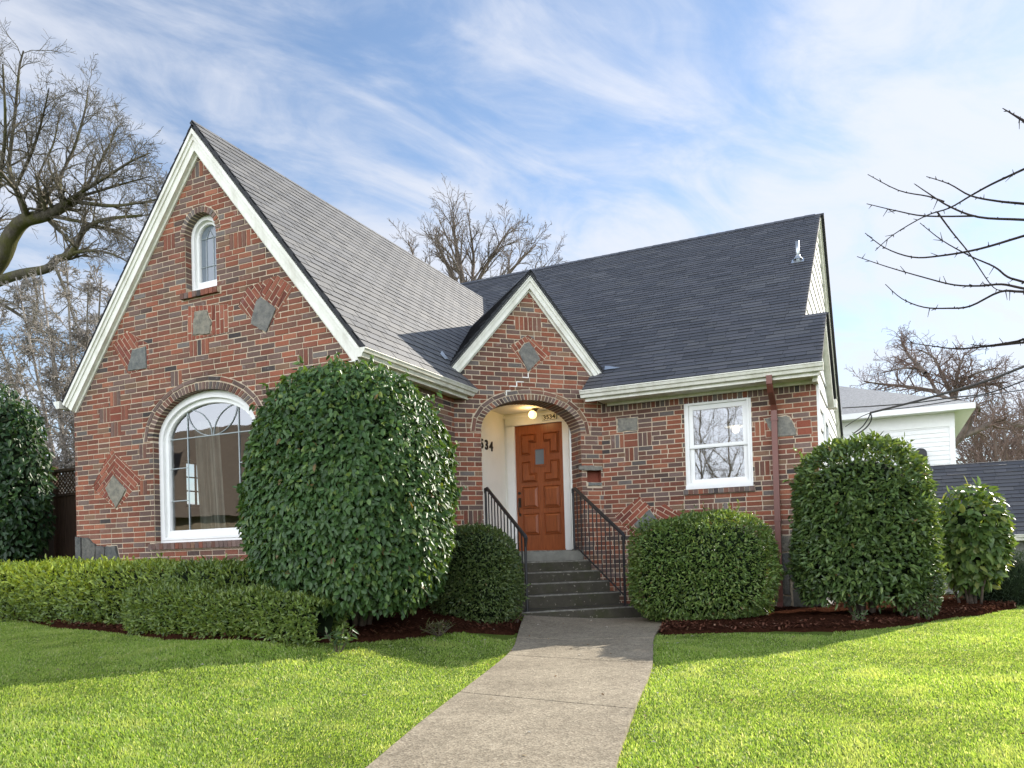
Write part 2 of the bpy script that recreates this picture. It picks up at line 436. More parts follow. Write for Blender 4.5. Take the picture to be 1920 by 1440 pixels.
def subtract(poly, hole):
    bx = (min(p[0] for p in hole), max(p[0] for p in hole), min(p[1] for p in hole), max(p[1] for p in hole))
    if max(p[0] for p in poly) <= bx[0] or min(p[0] for p in poly) >= bx[1] or max(p[1] for p in poly) <= bx[2] or min(p[1] for p in poly) >= bx[3]: return [poly]
    out = []; rest = poly
    for i in range(len(hole)):
        a, b = hole[i], hole[(i + 1) % len(hole)]
        o = half(rest, a, b, False)
        if o: out.append(o)
        rest = half(rest, a, b)
        if not rest: break
    return out
def ccw(p): return list(p) if area(p) > 0 else list(p)[::-1]
def hull(pts):
    pts = sorted(set(pts)); lo = []; up = []
    def cr(o, a, b): return (a[0] - o[0]) * (b[1] - o[1]) - (a[1] - o[1]) * (b[0] - o[0])
    for p in pts:
        while len(lo) >= 2 and cr(lo[-2], lo[-1], p) <= 0: lo.pop()
        lo.append(p)
    for p in reversed(pts):
        while len(up) >= 2 and cr(up[-2], up[-1], p) <= 0: up.pop()
        up.append(p)
    return lo[:-1] + up[:-1]
def frame(O, U, N, V=(0, 0, 1)):
    O, U, N, V = Vector(O), Vector(U), Vector(N), Vector(V)
    return lambda u, v, w: O + U * u + V * v + N * w

# ------------------------------------------------------------------ ground, path, beds
def sm(a, b, x):
    t = min(1, max(0, (x - a) / (b - a))); return t * t * (3 - 2 * t)
def gz(x, y):
    z = .0 - .026 * max(0, 8.8 - max(y, -14))
    z += .25 * sm(-2.9, -5.2, x) * sm(-4, 4, y)
    return z
def gzv(X, Y):
    z = -.026 * np.maximum(0, 8.8 - np.maximum(Y, -14))
    a = np.clip((X + 2.9) / (-5.2 + 2.9), 0, 1); a = a * a * (3 - 2 * a)
    b = np.clip((Y + 4) / 8, 0, 1); b = b * b * (3 - 2 * b)
    return z + .25 * a * b
LB = [(-14, 7.6), (-10.8, 6.72), (-8.75, 6.04), (-7.36, 5.66), (-5.86, 5.36), (-4.9, 5.36), (-4.5, 5.75), (-4.34, 6.1), (-4.2, 6.6), (-4.05, 7.1), (-3.82, 7.45), (-3.58, 7.58)]
PL = [(-4.0, 8.8), (-3.78, 8.2), (-3.5, 7.5), (-3.24, 6.85), (-3.1, 6.4), (-2.9, 5.6), (-2.71, 4.82), (-2.5, 3.97), (-2.27, 3.14), (-2.0, 2.0), (-1.6, .6), (-1.2, -.6), (-1.1, -4)]
PR = [(-2.75, 9.9), (-2.46, 9.35), (-2.30, 8.75), (-2.18, 8.0), (-2.06, 7.5), (-1.9, 6.9), (-1.73, 6.26), (-1.57, 5.5), (-1.41, 4.66), (-1.27, 4.0), (-1.16, 3.52), (-.98, 2.7), (-.72, 1.6), (-.3, 0), (.1, -4)]
RB = [(-2.18, 8.12), (-1.84, 8.27), (-1.32, 8.41), (-.82, 8.53), (-.32, 8.68), (.17, 9.25), (.51, 10.05), (.93, 10.75), (1.35, 11.55), (1.5, 12.0), (1.45, 13.2), (1.2, 14.2)]
LBED = LB + [(-3.80, 8.2), (-4.0, 8.8), (-4.6, 9.4), (-5.4, 9.0), (-5.4, 7.3), (-10.05, 7.3), (-10.05, 8.6), (-14, 8.7)]
RBED = RB + [(-.6, 14.2), (-.75, 11.25), (-3.2, 11.25), (-2.75, 9.85), (-2.46, 9.35), (-2.30, 8.75)]
PATH = PL + PR[::-1]
def inside(poly, X, Y):
    X = np.asarray(X); Y = np.asarray(Y); r = np.zeros(X.shape, bool); n = len(poly)
    for i in range(n):
        x0, y0 = poly[i]; x1, y1 = poly[(i + 1) % n]
        if y0 == y1: continue
        c = ((y0 > Y) != (y1 > Y)) & (X < (x1 - x0) * (Y - y0) / (y1 - y0) + x0)
        r ^= c
    return r
def edge_dist(poly, X, Y, closed=True):
    X = np.asarray(X); Y = np.asarray(Y); d = np.full(X.shape, 1e9); n = len(poly)
    for i in range(n if closed else n - 1):
        a = np.array(poly[i]); b = np.array(poly[(i + 1) % n]); ab = b - a; L = (ab ** 2).sum() + 1e-9
        t = np.clip(((X - a[0]) * ab[0] + (Y - a[1]) * ab[1]) / L, 0, 1)
        d = np.minimum(d, np.hypot(X - a[0] - t * ab[0], Y - a[1] - t * ab[1]))
    return d

def build_ground():
    xs = np.concatenate([[-700, -300, -120, -60, -35, -25], np.arange(-18, 10.01, .25), [12, 18, 30, 60, 120, 300, 700]])
    ys = np.concatenate([[-700, -300, -100, -40, -20], np.arange(-10, 18.01, .25), [22, 30, 60, 120, 300, 700]])
    X, Y = np.meshgrid(xs, ys); Z = gzv(X, Y)
    bump = .012 * np.sin(X * 2.3 + 1.3 * np.sin(Y * 1.7)) * np.sin(Y * 2.1 + X * .6)
    Z = Z + np.where((np.abs(X) < 18) & (Y > -9) & (Y < 17), bump, 0) - .018
    V = np.stack([X, Y, Z], -1).reshape(-1, 3)
    ny, nx = X.shape; i = np.arange(ny * nx).reshape(ny, nx)
    F = np.stack([i[:-1, :-1], i[:-1, 1:], i[1:, 1:], i[1:, :-1]], -1).reshape(-1, 4)
    structure(np_mesh('lawn', V, [F], ['soil'], smooth=True))
    # concrete path: slabs between the crossing joints, 5 cm thick, 2 mm joints
    def resample(pl, n):
        p = np.array(pl); d = np.concatenate([[0], np.cumsum(np.hypot(*np.diff(p, axis=0).T))])
        # parameter by matching fraction of length
        s = np.linspace(0, d[-1], n); return np.stack([np.interp(s, d, p[:, 0]), np.interp(s, d, p[:, 1])], -1)
    n = 121
    A, B = resample(PL, n), resample(PR, n)
    # joints in the photograph (left point, right point)
    def near(C, p): return int(np.argmin(np.hypot(C[:, 0] - p[0], C[:, 1] - p[1])))
    js = [((-4.0, 8.8), (-2.75, 9.9)), ((-3.45, 7.4), (-2.1, 7.7)), ((-3.1, 6.4), (-1.73, 6.26)), ((-2.71, 4.82), (-1.41, 4.66)), ((-2.1, 2.5), (-.9, 2.3)), ((-1.6, .6), (-.3, 0)), ((-1.1, -4), (.1, -4))]
    mb = MB()
    for (l0, r0), (l1, r1) in zip(js[:-1], js[1:]):
        a0, a1, b0, b1 = near(A, l0), near(A, l1), near(B, r0), near(B, r1)
        m = 9
        Ls = A[np.linspace(a0, a1, m).round().astype(int)]; Rs = B[np.linspace(b0, b1, m).round().astype(int)]
        g = .011
        for arr in (Ls, Rs):
            d = arr[1] - arr[0]; arr[0] = arr[0] + d / np.hypot(*d) * g
            d = arr[-2] - arr[-1]; arr[-1] = arr[-1] + d / np.hypot(*d) * g
        K = 6; P = []
        for k in range(m):
            for q in range(K + 1):
                p = Ls[k] + (Rs[k] - Ls[k]) * q / K
                P.append((p[0], p[1], gz(p[0], p[1]) + .012))
        f = [(k * (K + 1) + q, k * (K + 1) + q + 1, (k + 1) * (K + 1) + q + 1, (k + 1) * (K + 1) + q) for k in range(m - 1) for q in range(K)]
        nP = len(P)
        ring = [q for q in range(K + 1)] + [k * (K + 1) + K for k in range(1, m)] + [(m - 1) * (K + 1) + q for q in range(K - 1, -1, -1)] + [k * (K + 1) for k in range(m - 2, 0, -1)]
        P += [(P[i][0], P[i][1], P[i][2] - .06) for i in ring]
        f = [ff[::-1] for ff in f]
        for i in range(len(ring)):
            j = (i + 1) % len(ring)
            f.append((ring[i], ring[j], nP + j, nP + i))
        mb.add(P, f)
    structure(mb.build('path', ['path']))
    # mulch beds: a mounded sheet over the lawn
    for poly, nm in ((LBED, 'mulch_bed'), (RBED, 'mulch_bed')):
        p = np.array(poly); x0, y0 = p.min(0) - .1; x1, y1 = p.max(0) + .1
        h = .09
        xs = np.arange(x0, x1, h); ys = np.arange(y0, y1, h); X, Y = np.meshgrid(xs, ys)
        ins = inside(poly, X, Y); d = edge_dist(poly, X, Y)
        Z = gzv(X, Y) + np.where(ins, .012 + .05 * np.clip(d / .35, 0, 1), -.06) + RNG.normal(0, .008, X.shape)
        V = np.stack([X, Y, Z], -1).reshape(-1, 3); ny, nx = X.shape; i = np.arange(ny * nx).reshape(ny, nx)
        keep = (ins[:-1, :-1] | ins[:-1, 1:] | ins[1:, 1:] | ins[1:, :-1]).ravel()
        F = np.stack([i[:-1, :-1], i[:-1, 1:], i[1:, 1:], i[1:, :-1]], -1).reshape(-1, 4)[keep]
        structure(np_mesh(nm, V, [F], ['mulch'], smooth=True))
    # loose bark chips on the visible fronts of the beds
    Vs = []; n = 0
    pts = []
    for poly, box in ((LBED, (-11, -3.3, 5.2, 8.6)), (RBED, (-2.7, 1.6, 8.0, 13.0))):
        X = RNG.uniform(box[0], box[1], 40000); Y = RNG.uniform(box[2], box[3], 40000)
        k = inside(poly, X, Y) & (edge_dist(poly, X, Y) > .01)
        k &= (edge_dist(poly, X, Y) < .9); pts.append(np.stack([X[k], Y[k]], -1))
    P = np.concatenate(pts); N = len(P)
    L = RNG.uniform(.008, .03, N); Wd = RNG.uniform(.003, .010, N); a = RNG.uniform(0, 6.28, N)
    base = gzv(P[:, 0], P[:, 1]) + .02 + .04 * RNG.random(N)
    tilt = RNG.normal(0, .35, N)
    q = np.array([(-1, -1), (1, -1), (1, 1), (-1, 1)])
    V = np.zeros((N, 4, 3))
    for k in range(4):
        u = q[k, 0] * L; v = q[k, 1] * Wd
        V[:, k, 0] = P[:, 0] + u * np.cos(a) - v * np.sin(a); V[:, k, 1] = P[:, 1] + u * np.sin(a) + v * np.cos(a)
        V[:, k, 2] = base + u * np.sin(tilt) + .004
    pal = np.array([(.085, .034, .021), (.05, .021, .014), (.135, .058, .036), (.17, .08, .052), (.033, .015, .011), (.25, .15, .10)])
    col = pal[RNG.choice(6, N, p=[.3, .25, .22, .1, .1, .03])]
    stuff(np_mesh('bark_chips', V.reshape(-1, 3), [np.arange(N * 4).reshape(N, 4)], ['chip'], col=col), 'reddish brown bark chips covering the planting beds', 'bark mulch')
    # dropped leaves and petals on path and lawn
    Q = [(random.uniform(-6, 2), random.uniform(3.2, 8)) for _ in range(90)] + [(random.uniform(-4.2, -1.8), random.uniform(6, 9.2)) for _ in range(45)]
    fl = MB()
    for x, y in Q:
        onp = bool(inside(PATH, np.array([x]), np.array([y]))[0]); z = gz(x, y) + (.014 if onp else .012); a = random.uniform(0, 6.28); l = random.uniform(.008, .024); w = l * random.uniform(.35, .6)
        ca, sa = math.cos(a), math.sin(a); k = random.uniform(.002, .012)
        fl.add([(x - ca * l, y - sa * l, z), (x + sa * w, y - ca * w, z + k), (x + ca * l, y + sa * l, z + k * .5), (x - sa * w, y + ca * w, z + k)], [(0, 1, 2), (0, 2, 3)], 0, random.choice([(.22, .13, .06), (.35, .28, .18), (.14, .08, .04), (.45, .42, .36)]))
    stuff(fl.build('fallen_leaves', 'chip'), 'scattered dry leaves lying on the path and lawn', 'fallen leaves')
    # grass
    blocks = []
    def region(n, x0, x1, y0, y1, dmax=None):
        X = RNG.uniform(x0, x1, n); Y = RNG.uniform(y0, y1, n); return X, Y
    X1 = []; Y1 = []
    # density falls off with distance; sample in camera fan
    n = 1400000
    r = np.sqrt(RNG.uniform(2.6 ** 1.0, 17 ** 1.0, n) ** 2)      # density ~ 1/r
    fx = RNG.uniform(-.98, .98, n)
    ca, sa = math.cos(yaw), math.sin(yaw)
    X = r * (-sa) + fx * r * ca; Y = r * ca + fx * r * sa
    ok = ~inside(PATH, X, Y) | (edge_dist(PATH, X, Y) < .015)
    ok &= (~inside(LBED, X, Y)) & (~inside(RBED, X, Y)) & (Y < 13.5)
    ok &= ~((X > -10.1) & (X < -.5) & (Y > 7.2)) | ((X > -3.5) & (X < -.5) & (Y < 8.3))
    X, Y, r = X[ok], Y[ok], r[ok]; N = len(X)
    patch = np.array([mnoise.noise((x * .9, y * .9, 0)) for x, y in zip(X[:], Y[:])])
    fine = np.array([mnoise.noise((x * 3.3, y * 3.3, 5)) for x, y in zip(X[:], Y[:])])
    sp = np.array([mnoise.noise((x * 5.5, y * 8.5, 9)) for x, y in zip(X, Y)]); bare = (sp < -.50) & (X < -2.0) & (Y < 6)                              # thin patches
    keep = ~(bare & (RNG.random(N) < .8)); X, Y, r, patch, fine = X[keep], Y[keep], r[keep], patch[keep], fine[keep]; N = len(X)
    h = RNG.uniform(.009, .021, N) * (1 + .4 * patch + .3 * fine) * (1 + .15 * (r / 10)); w = RNG.uniform(.0011, .0021, N) * (1 + r / 6)
    a = RNG.uniform(0, 6.28, N); lean = RNG.uniform(.15, 1.1, N); la = RNG.uniform(0, 6.28, N) * .6 + 2.5 * patch
    z0 = gzv(X, Y) - .018 + .012 * np.sin(X * 2.3 + 1.3 * np.sin(Y * 1.7)) * np.sin(Y * 2.1 + X * .6)
    V = np.zeros((N, 5, 3))
    dx, dy = np.cos(a) * w, np.sin(a) * w; lx, ly = np.cos(la) * np.sin(lean), np.sin(la) * np.sin(lean); lz = np.cos(lean)
    V[:, 0] = np.stack([X - dx, Y - dy, z0], -1); V[:, 1] = np.stack([X + dx, Y + dy, z0], -1)
    mx, my, mz = X + lx * h * .45, Y + ly * h * .45, z0 + h * .6 * (.5 + .5 * lz)
    V[:, 2] = np.stack([mx + dx * .8, my + dy * .8, mz], -1); V[:, 3] = np.stack([mx - dx * .8, my - dy * .8, mz], -1)
    V[:, 4] = np.stack([X + lx * h, Y + ly * h, z0 + h * (.35 + .65 * lz)], -1)
    i = np.arange(N)[:, None] * 5
    F4 = i + np.array([[0, 1, 2, 3]]); F3 = i + np.array([[3, 2, 4]])
    pal = np.array([(.21, .315, .052), (.265, .375, .070), (.32, .42, .095), (.14, .24, .038), (.43, .48, .20), (.52, .52, .32)])
    mixp = RNG.choice(6, N, p=[.25, .27, .2, .13, .11, .04])
    c = pal[mixp] * (1 + .20 * patch[:, None] + .20 * fine[:, None] + .12 * RNG.normal(size=(N, 1)))
    yel = np.clip(fine * 1.0 - .15 + .2 * patch, 0, .42)[:, None]
    c = np.clip(c * (1 - yel) + yel * np.array([.44, .46, .18]), .01, .6)
    stuff(np_mesh('grass', V.reshape(-1, 3), [F4, F3], ['grass'], col=np.concatenate([c, c])), 'short mown green grass of the front lawn with thin patches', 'grass')
build_ground()

# ------------------------------------------------------------------ the brick house
D2 = math.sqrt(.5)
SL = Vector((-5.361, 9.597, 0))
FRONT = frame((0, 7.3, 0), (1, 0, 0), (0, -1, 0))
RIGHT = frame((0, 11.2, 0), (1, 0, 0), (0, -1, 0))
DIAG = frame(SL, (D2, D2, 0), (D2, -D2, 0))
SIDE = frame((-5.361, 0, 0), (0, 1, 0), (1, 0, 0))
H = thing('brick_house', 'red and purple brick house with a steep white trimmed front gable and dark shingle roof', 'house', (-5.0, 10.5, 0))
BR = [(.270, .095, .054), (.225, .084, .053), (.310, .122, .070), (.185, .094, .067), (.165, .104, .084), (.178, .124, .104),
      (.160, .138, .124), (.220, .130, .082), (.108, .073, .060), (.070, .058, .054)]
BW = [.19, .18, .10, .18, .14, .08, .04, .05, .03, .01]
def bcol(w=BW, pal=BR):
    c = random.choices(pal, w)[0]; k = random.uniform(.82, 1.18)
    return tuple(x * k for x in c)
def dcol():  # darker clinker brick for arches
    return bcol([.03, .07, .01, .18, .24, .22, .12, .05, .06, .03])
def rcol(): return bcol([.5, .2, .3], [(.26, .078, .046), (.20, .064, .044), (.30, .11, .066)])
CO = .0677
def brick(mb, fr, poly, col=None, h=None, inset=.0022):
    if len(poly) < 3 or abs(area(poly)) < .00025: return
    mb.prism(ccw(poly), fr, -.002, h if h else random.uniform(.0035, .0085), 0, col or bcol(), inset, back=False)
def rect(u0, v0, u1, v1): return [(u0, v0), (u1, v0), (u1, v1), (u0, v1)]
def brick_field(mb, fr, outline, holes, skips, u_org=0., rows=None):
    outline = ccw(outline)
    pcs = [outline]
    for h in holes: pcs = [q for p in pcs for q in subtract(p, ccw(h))]
    for p in pcs: mb.add([fr(u, v, 0) for u, v in p], [range(len(p))], 1)
    u0 = min(p[0] for p in outline); u1 = max(p[0] for p in outline); v0 = min(p[1] for p in outline); v1 = max(p[1] for p in outline)
    cut = [ccw(h) for h in holes] + [ccw(h) for h in skips]
    k = math.floor(v0 / CO)
    while k * CO < v1:
        u = u0 - .3 + (u_org + (.107 if k % 2 else 0)) % .214 + random.uniform(-.006, .006)
        while u < u1:
            L = .203 + random.uniform(-.004, .004)
            if random.random() < .035: L = .097
            dz = random.uniform(-.0012, .0012)
            pcs = clip(rect(u, k * CO + .005 + dz, u + L, k * CO + CO - .005 + dz), outline)
            pcs = [pcs] if pcs else []
            for h in cut: pcs = [q for p in pcs for q in subtract(p, h)]
            c = bcol(); hh = random.uniform(.0035, .0085)
            for p in pcs: brick(mb, fr, p, c, hh)
            u += L + .011
        k += 1
def soldiers(mb, fr, u0, k0, n, kr=3, cols=None):
    """upright bricks kr courses high"""
    v0 = k0 * CO; w = .0677
    for i in range(n): brick(mb, fr, rect(u0 + i * w + .005, v0 + .005, u0 + (i + 1) * w - .005, v0 + kr * CO - .005), cols() if cols else bcol())
    return rect(u0, v0, u0 + n * w, v0 + kr * CO)
def snapk(v): return round(v / CO)
def rot_fill(mb, fr, region, stone, ang, off=0, cw=.0677, L=.203, cols=rcol):
    ca, sa = math.cos(ang), math.sin(ang)
    cu = sum(p[0] for p in region) / len(region); cv = sum(p[1] for p in region) / len(region)
    for i in range(-9, 10):
        for j in range(-5, 6):
            x0 = j * (L + .01) + (.1 if i % 2 else 0) + off; y0 = i * cw
            q = [(cu + x * ca - y * sa, cv + x * sa + y * ca) for x, y in rect(x0, y0 + .005, x0 + L, y0 + cw - .005)]
            p = clip(q, ccw(region))
            if not p: continue
            pcs = [p]
            if stone: pcs = subtract(p, ccw(stone))
            for q in pcs: brick(mb, fr, q, cols())
def grow(poly, d):
    cu = sum(p[0] for p in poly) / len(poly); cv = sum(p[1] for p in poly) / len(poly)
    out = []
    for u, v in poly:
        l = math.hypot(u - cu, v - cv); out.append((cu + (u - cu) * (l + d) / l, cv + (v - cv) * (l + d) / l))
    return out
STONE_COL = [(.20, .20, .185), (.155, .165, .165), (.22, .21, .18), (.17, .17, .165)]
def inlay(mb, fr, region, stone, stones, a0=None, a1=None):
    """brick diamond with a flagstone in its middle, bricks run one way left of the stone, the other way right of it"""
    region = hull(region); g = hull(grow(stone, .009))
    cu = sum(p[0] for p in stone) / len(stone)
    if a0 is not None:
        lf = half(region, (cu, 0), (cu, 1)); rt = half(region, (cu, 1), (cu, 0))
        if lf: rot_fill(mb, fr, lf, g, a0)
        if rt: rot_fill(mb, fr, rt, g, a1)
    stones.append(stone)
    return grow(region, .006)
def jag(poly, n=5, a=.009):
    out = []
    for i in range(len(poly)):
        p, q = poly[i], poly[(i + 1) % len(poly)]
        out.append(p)
        for k in range(1, n):
            f = k / n; out.append((p[0] + (q[0] - p[0]) * f + random.uniform(-a, a), p[1] + (q[1] - p[1]) * f + random.uniform(-a, a)))
    return out
def build_stones(name, fr, stones, parent, h=.017, label=None, cols=None):
    for st in stones:
        mb = MB(); mb.prism(ccw(jag(st)), fr, -.002, h, 0, random.choice(cols or STONE_COL), .004, back=False)
        mb.build(name, 'stone', parent, label=label)
def arch_pts(c, hw, z0, spring, rise, n=24, e=2.0):
    pts = [(c - hw, z0), (c + hw, z0)]
    for i in range(n + 1):
        a = math.pi * i / n; ca, sa = math.cos(a), math.sin(a)
        pts.append((c + hw * math.copysign(abs(ca) ** (2 / e), ca), spring + rise * abs(sa) ** (2 / e)))
    return pts
def arch_curve(c, hw, spring, rise, n, e=2.0):
    a = arch_pts(c, hw, 0, spring, rise, 400, e)[2:]
    s = [0]
    for p, q in zip(a[:-1], a[1:]): s.append(s[-1] + math.hypot(q[0] - p[0], q[1] - p[1]))
    out = []; k = 0
    for i in range(n + 1):
        t = s[-1] * i / n
        while k < len(s) - 2 and s[k + 1] < t: k += 1
        f = (t - s[k]) / max(1e-9, s[k + 1] - s[k]); out.append((a[k][0] + (a[k + 1][0] - a[k][0]) * f, a[k][1] + (a[k + 1][1] - a[k][1]) * f))
    return out
def voussoirs(mb, fr, c, hw, spring, rise, t0, t1, n, w0, w1, cols, e=2.0):
    """bricks between two offset arch curves"""
    A = arch_curve(c, hw + t0, spring, rise + t0, n, e); B = arch_curve(c, hw + t1, spring, rise + t1, n, e)
    for i in range(n):
        g = .07
        q = [A[i], A[i + 1], B[i + 1], B[i]]
        def lp(p, r, f): return (p[0] + (r[0] - p[0]) * f, p[1] + (r[1] - p[1]) * f)
        if n > 14: g = .13
        else: g = .025
        q = [lp(A[i], A[i + 1], g), lp(A[i], A[i + 1], 1 - g), lp(B[i], B[i + 1], 1 - g), lp(B[i], B[i + 1], g)]
        q = [lp(q[0], q[3], .04), lp(q[1], q[2], .04), lp(q[1], q[2], .95), lp(q[0], q[3], .95)]
        mb.prism(ccw(q), fr, w0, w1 + random.uniform(0, .004), 0, cols(), .002, back=False)
def ring(mb, fr, P, Q, w0, w1, mi=0):
    """frame between outer outline P and inner outline Q (same point count)"""
    n = len(P)
    for i in range(n):
        j = (i + 1) % n
        v = [fr(*P[i], w0), fr(*P[j], w0), fr(*Q[j], w0), fr(*Q[i], w0), fr(*P[i], w1), fr(*P[j], w1), fr(*Q[j], w1), fr(*Q[i], w1)]
        mb.add(v, [(4, 5, 6, 7), (0, 4, 7, 3)[::-1] if False else (3, 2, 1, 0), (0, 1, 5, 4), (2, 3, 7, 6)], mi)
def reveal(mb, fr, P, w0, w1, mi, cols=None):
    n = len(P)
    for i in range(n):
        j = (i + 1) % n
        mb.add([fr(*P[i], w0), fr(*P[j], w0), fr(*P[j], w1), fr(*P[i], w1)], [(0, 1, 2, 3)], mi, cols() if cols else (.2, .1, .07))
def rowlock(mb, fr, u0, u1, v0, v1, w1, pitch=.0677, slope=.012):
    n = round((u1 - u0) / pitch); p = (u1 - u0) / n
    for i in range(n):
        a, b = u0 + i * p + .004, u0 + (i + 1) * p - .004
        k = random.uniform(-.003, .003)
        P = [fr(a, v0, -.02), fr(b, v0, -.02), fr(b, v1, -.09), fr(a, v1, -.09), fr(a, v0, w1 + k), fr(b, v0, w1 + k), fr(b, v1 - slope, w1 + k), fr(a, v1 - slope, w1 + k)]
        mb.add(P, [(4, 5, 6, 7), (0, 1, 5, 4), (1, 2, 6, 5), (2, 3, 7, 6), (3, 0, 4, 7)], 0, dcol())
    mb.add([fr(u0, v0 + .003, -.02), fr(u1, v0 + .003, -.02), fr(u1, v0 + .003, w1 - .01), fr(u0, v0 + .003, w1 - .01), fr(u0, v1 - .006, -.09), fr(u1, v1 - .006, -.09), fr(u1, v1 - slope - .006, w1 - .006), fr(u0, v1 - slope - .006, w1 - .006)],
           [(0, 1, 2, 3), (3, 2, 6, 7), (7, 6, 5, 4), (0, 3, 7, 4), (1, 5, 6, 2)], 1)

def front_wall():
    mb = MB(); stones = []; skips = []; holes = []
    ol = [(-10.05, -.1), (-5.361, -.1), (-5.361, 3.16), (-7.625, 6.2), (-10.05, 3.14)]
    big = arch_pts(-7.66, .885, 1.115, 2.45, .575)
    gab = arch_pts(-7.635, .265, 4.25, 4.98, .265, 16)
    holes = [big, gab]
    skips += [ccw(arch_pts(-7.66, .885 + .165, 2.449, 2.45, .575 + .165)), ccw(arch_pts(-7.635, .345, 4.979, 4.98, .345, 16)),
              rect(-8.64, 1.03, -6.68, 1.14), rect(-7.98, 4.17, -7.30, 4.27)]
    # diamond left of the window
    skips.append(inlay(mb, FRONT, [(-9.71, 1.92), (-9.24, 1.60), (-8.76, 1.97), (-9.33, 2.42)], [(-9.45, 1.90), (-9.25, 1.62), (-9.05, 1.85), (-9.29, 2.06)], stones, R(40), R(-38)))
    # diamond upper right
    skips.append(inlay(mb, FRONT, [(-7.03, 3.97), (-6.62, 3.57), (-6.17, 4.05), (-6.42, 4.24), (-6.88, 4.17)], [(-6.83, 3.72), (-6.60, 3.58), (-6.44, 3.84), (-6.67, 4.02), (-6.74, 3.98)], stones, R(-52), R(48)))
    # stone with chequers upper left
    skips.append(inlay(mb, FRONT, [(-9.26, 3.80), (-8.97, 3.38), (-8.58, 3.40), (-8.58, 3.72), (-8.98, 3.95)], [(-8.97, 3.42), (-8.62, 3.41), (-8.63, 3.70), (-8.87, 3.69)], stones, R(-52), R(0)))
    skips.append(inlay(mb, FRONT, [(-7.90, 3.66), (-7.20, 3.68), (-7.20, 4.02), (-7.86, 4.10)], [(-7.79, 3.72), (-7.50, 3.70), (-7.47, 3.84), (-7.55, 4.00), (-7.75, 4.01)], stones, R(90), R(90)))
    for u, v, n in ((-9.33, 2.97, 3), (-9.33, 2.56, 3), (-7.76, 5.66, 3), (-8.27, 4.87, 3), (-7.15, 4.68, 5), (-6.12, 3.10, 3), (-8.80, 1.75, 2), (-8.80, 2.25, 2), (-7.86, 3.42, 5), (-8.2, 3.12, 3)):
        skips.append(soldiers(mb, FRONT, u, snapk(v), n))
    k = snapk(2.97) - 3   # cross: two big bricks between upright ones
    skips.append(soldiers(mb, FRONT, -9.54, k, 3)); skips.append(soldiers(mb, FRONT, -9.12, k, 2))
    for i in range(2): brick(mb, FRONT, rect(-9.332, (k + 1.5 * i) * CO + .005, -9.125, (k + 1.5 * i + 1.5) * CO - .005), rcol())
    skips.append(rect(-9.337, k * CO, -9.12, (k + 3) * CO))
    skips.append([(-10.06, -.1), (-9.46, -.1), (-9.46, 1.135), (-9.645, 1.14), (-9.80, 1.25), (-10.06, 1.285)]); skips.append([(-9.47, -.1), (-9.02, -.1), (-9.09, .6), (-9.25, 1.13), (-9.47, 1.13)])
    brick_field(mb, FRONT, ol, holes, skips, .03)
    # window jambs
    reveal(mb, FRONT, big, .0, -.20, 1); reveal(mb, FRONT, gab, 0, -.20, 1)
    for (c, hw, z0, z1) in ((-7.66, .885, 1.14, 2.45), (-7.635, .265, 4.27, 4.98)):
        k = math.ceil(z0 / CO)
        while (k + 1) * CO < z1 + .03:
            for sgn in (-1, 1):
                u = c + sgn * hw
                jf = frame(FRONT(u, 0, 0), (0, 1, 0) if sgn < 0 else (0, -1, 0), (-sgn, 0, 0))
                uu = (.008, .098) if sgn < 0 else (-.098, -.008)
                brick(mb, jf, rect(uu[0], k * CO + .005, uu[1], k * CO + CO - .005), dcol(), .004)
            k += 1
    wall = mb.build('wall', ['brick', 'mortar'], H, label='gabled front wall of mixed red and purple brick')
    a = MB(); voussoirs(a, FRONT, -7.66, .885, 2.45, .575, -.008, .095, 42, -.12, .007, dcol); voussoirs(a, FRONT, -7.66, .885, 2.45, .575, .105, .158, 13, -.01, .007, dcol)
    ring(a, FRONT, arch_curve(-7.66, .885 + .10, 2.45, .575 + .10, 30) , arch_curve(-7.66, .885 + .005, 2.45, .575 + .005, 30), -.12, .001, 1) if False else None
    a.build('brick_arch', ['brick', 'mortar'], wall)
    a = MB(); voussoirs(a, FRONT, -7.635, .265, 4.98, .265, -.006, .075, 17, -.12, .008, dcol); a.build('brick_arch', ['brick', 'mortar'], wall)
    a = MB(); rowlock(a, FRONT, -8.62, -6.70, 1.045, 1.132, .05); a.build('brick_sill', ['brick', 'mortar'], wall)
    a = MB(); rowlock(a, FRONT, -7.955, -7.325, 4.185, 4.268, .05); a.build('brick_sill', ['brick', 'mortar'], wall)
    build_stones('stone_inlay', FRONT, stones, wall)
    base = [[(-10.05, .93), (-9.93, .93), (-9.93, 1.25), (-10.05, 1.27)], [(-9.91, .93), (-9.66, .92), (-9.65, 1.14), (-9.80, 1.24), (-9.91, 1.25)], [(-9.64, .92), (-9.47, .92), (-9.47, 1.12), (-9.64, 1.13)],
            [(-9.45, .0), (-9.03, .0), (-9.10, .6), (-9.26, 1.12), (-9.45, 1.12)], [(-10.05, -.1), (-9.75, -.1), (-9.76, .90), (-10.05, .91)], [(-9.73, -.1), (-9.47, -.1), (-9.47, .90), (-9.74, .90)]]
    build_stones('foundation_stone', FRONT, base, wall, .035, cols=[tuple(x * .62 for x in c) for c in STONE_COL])

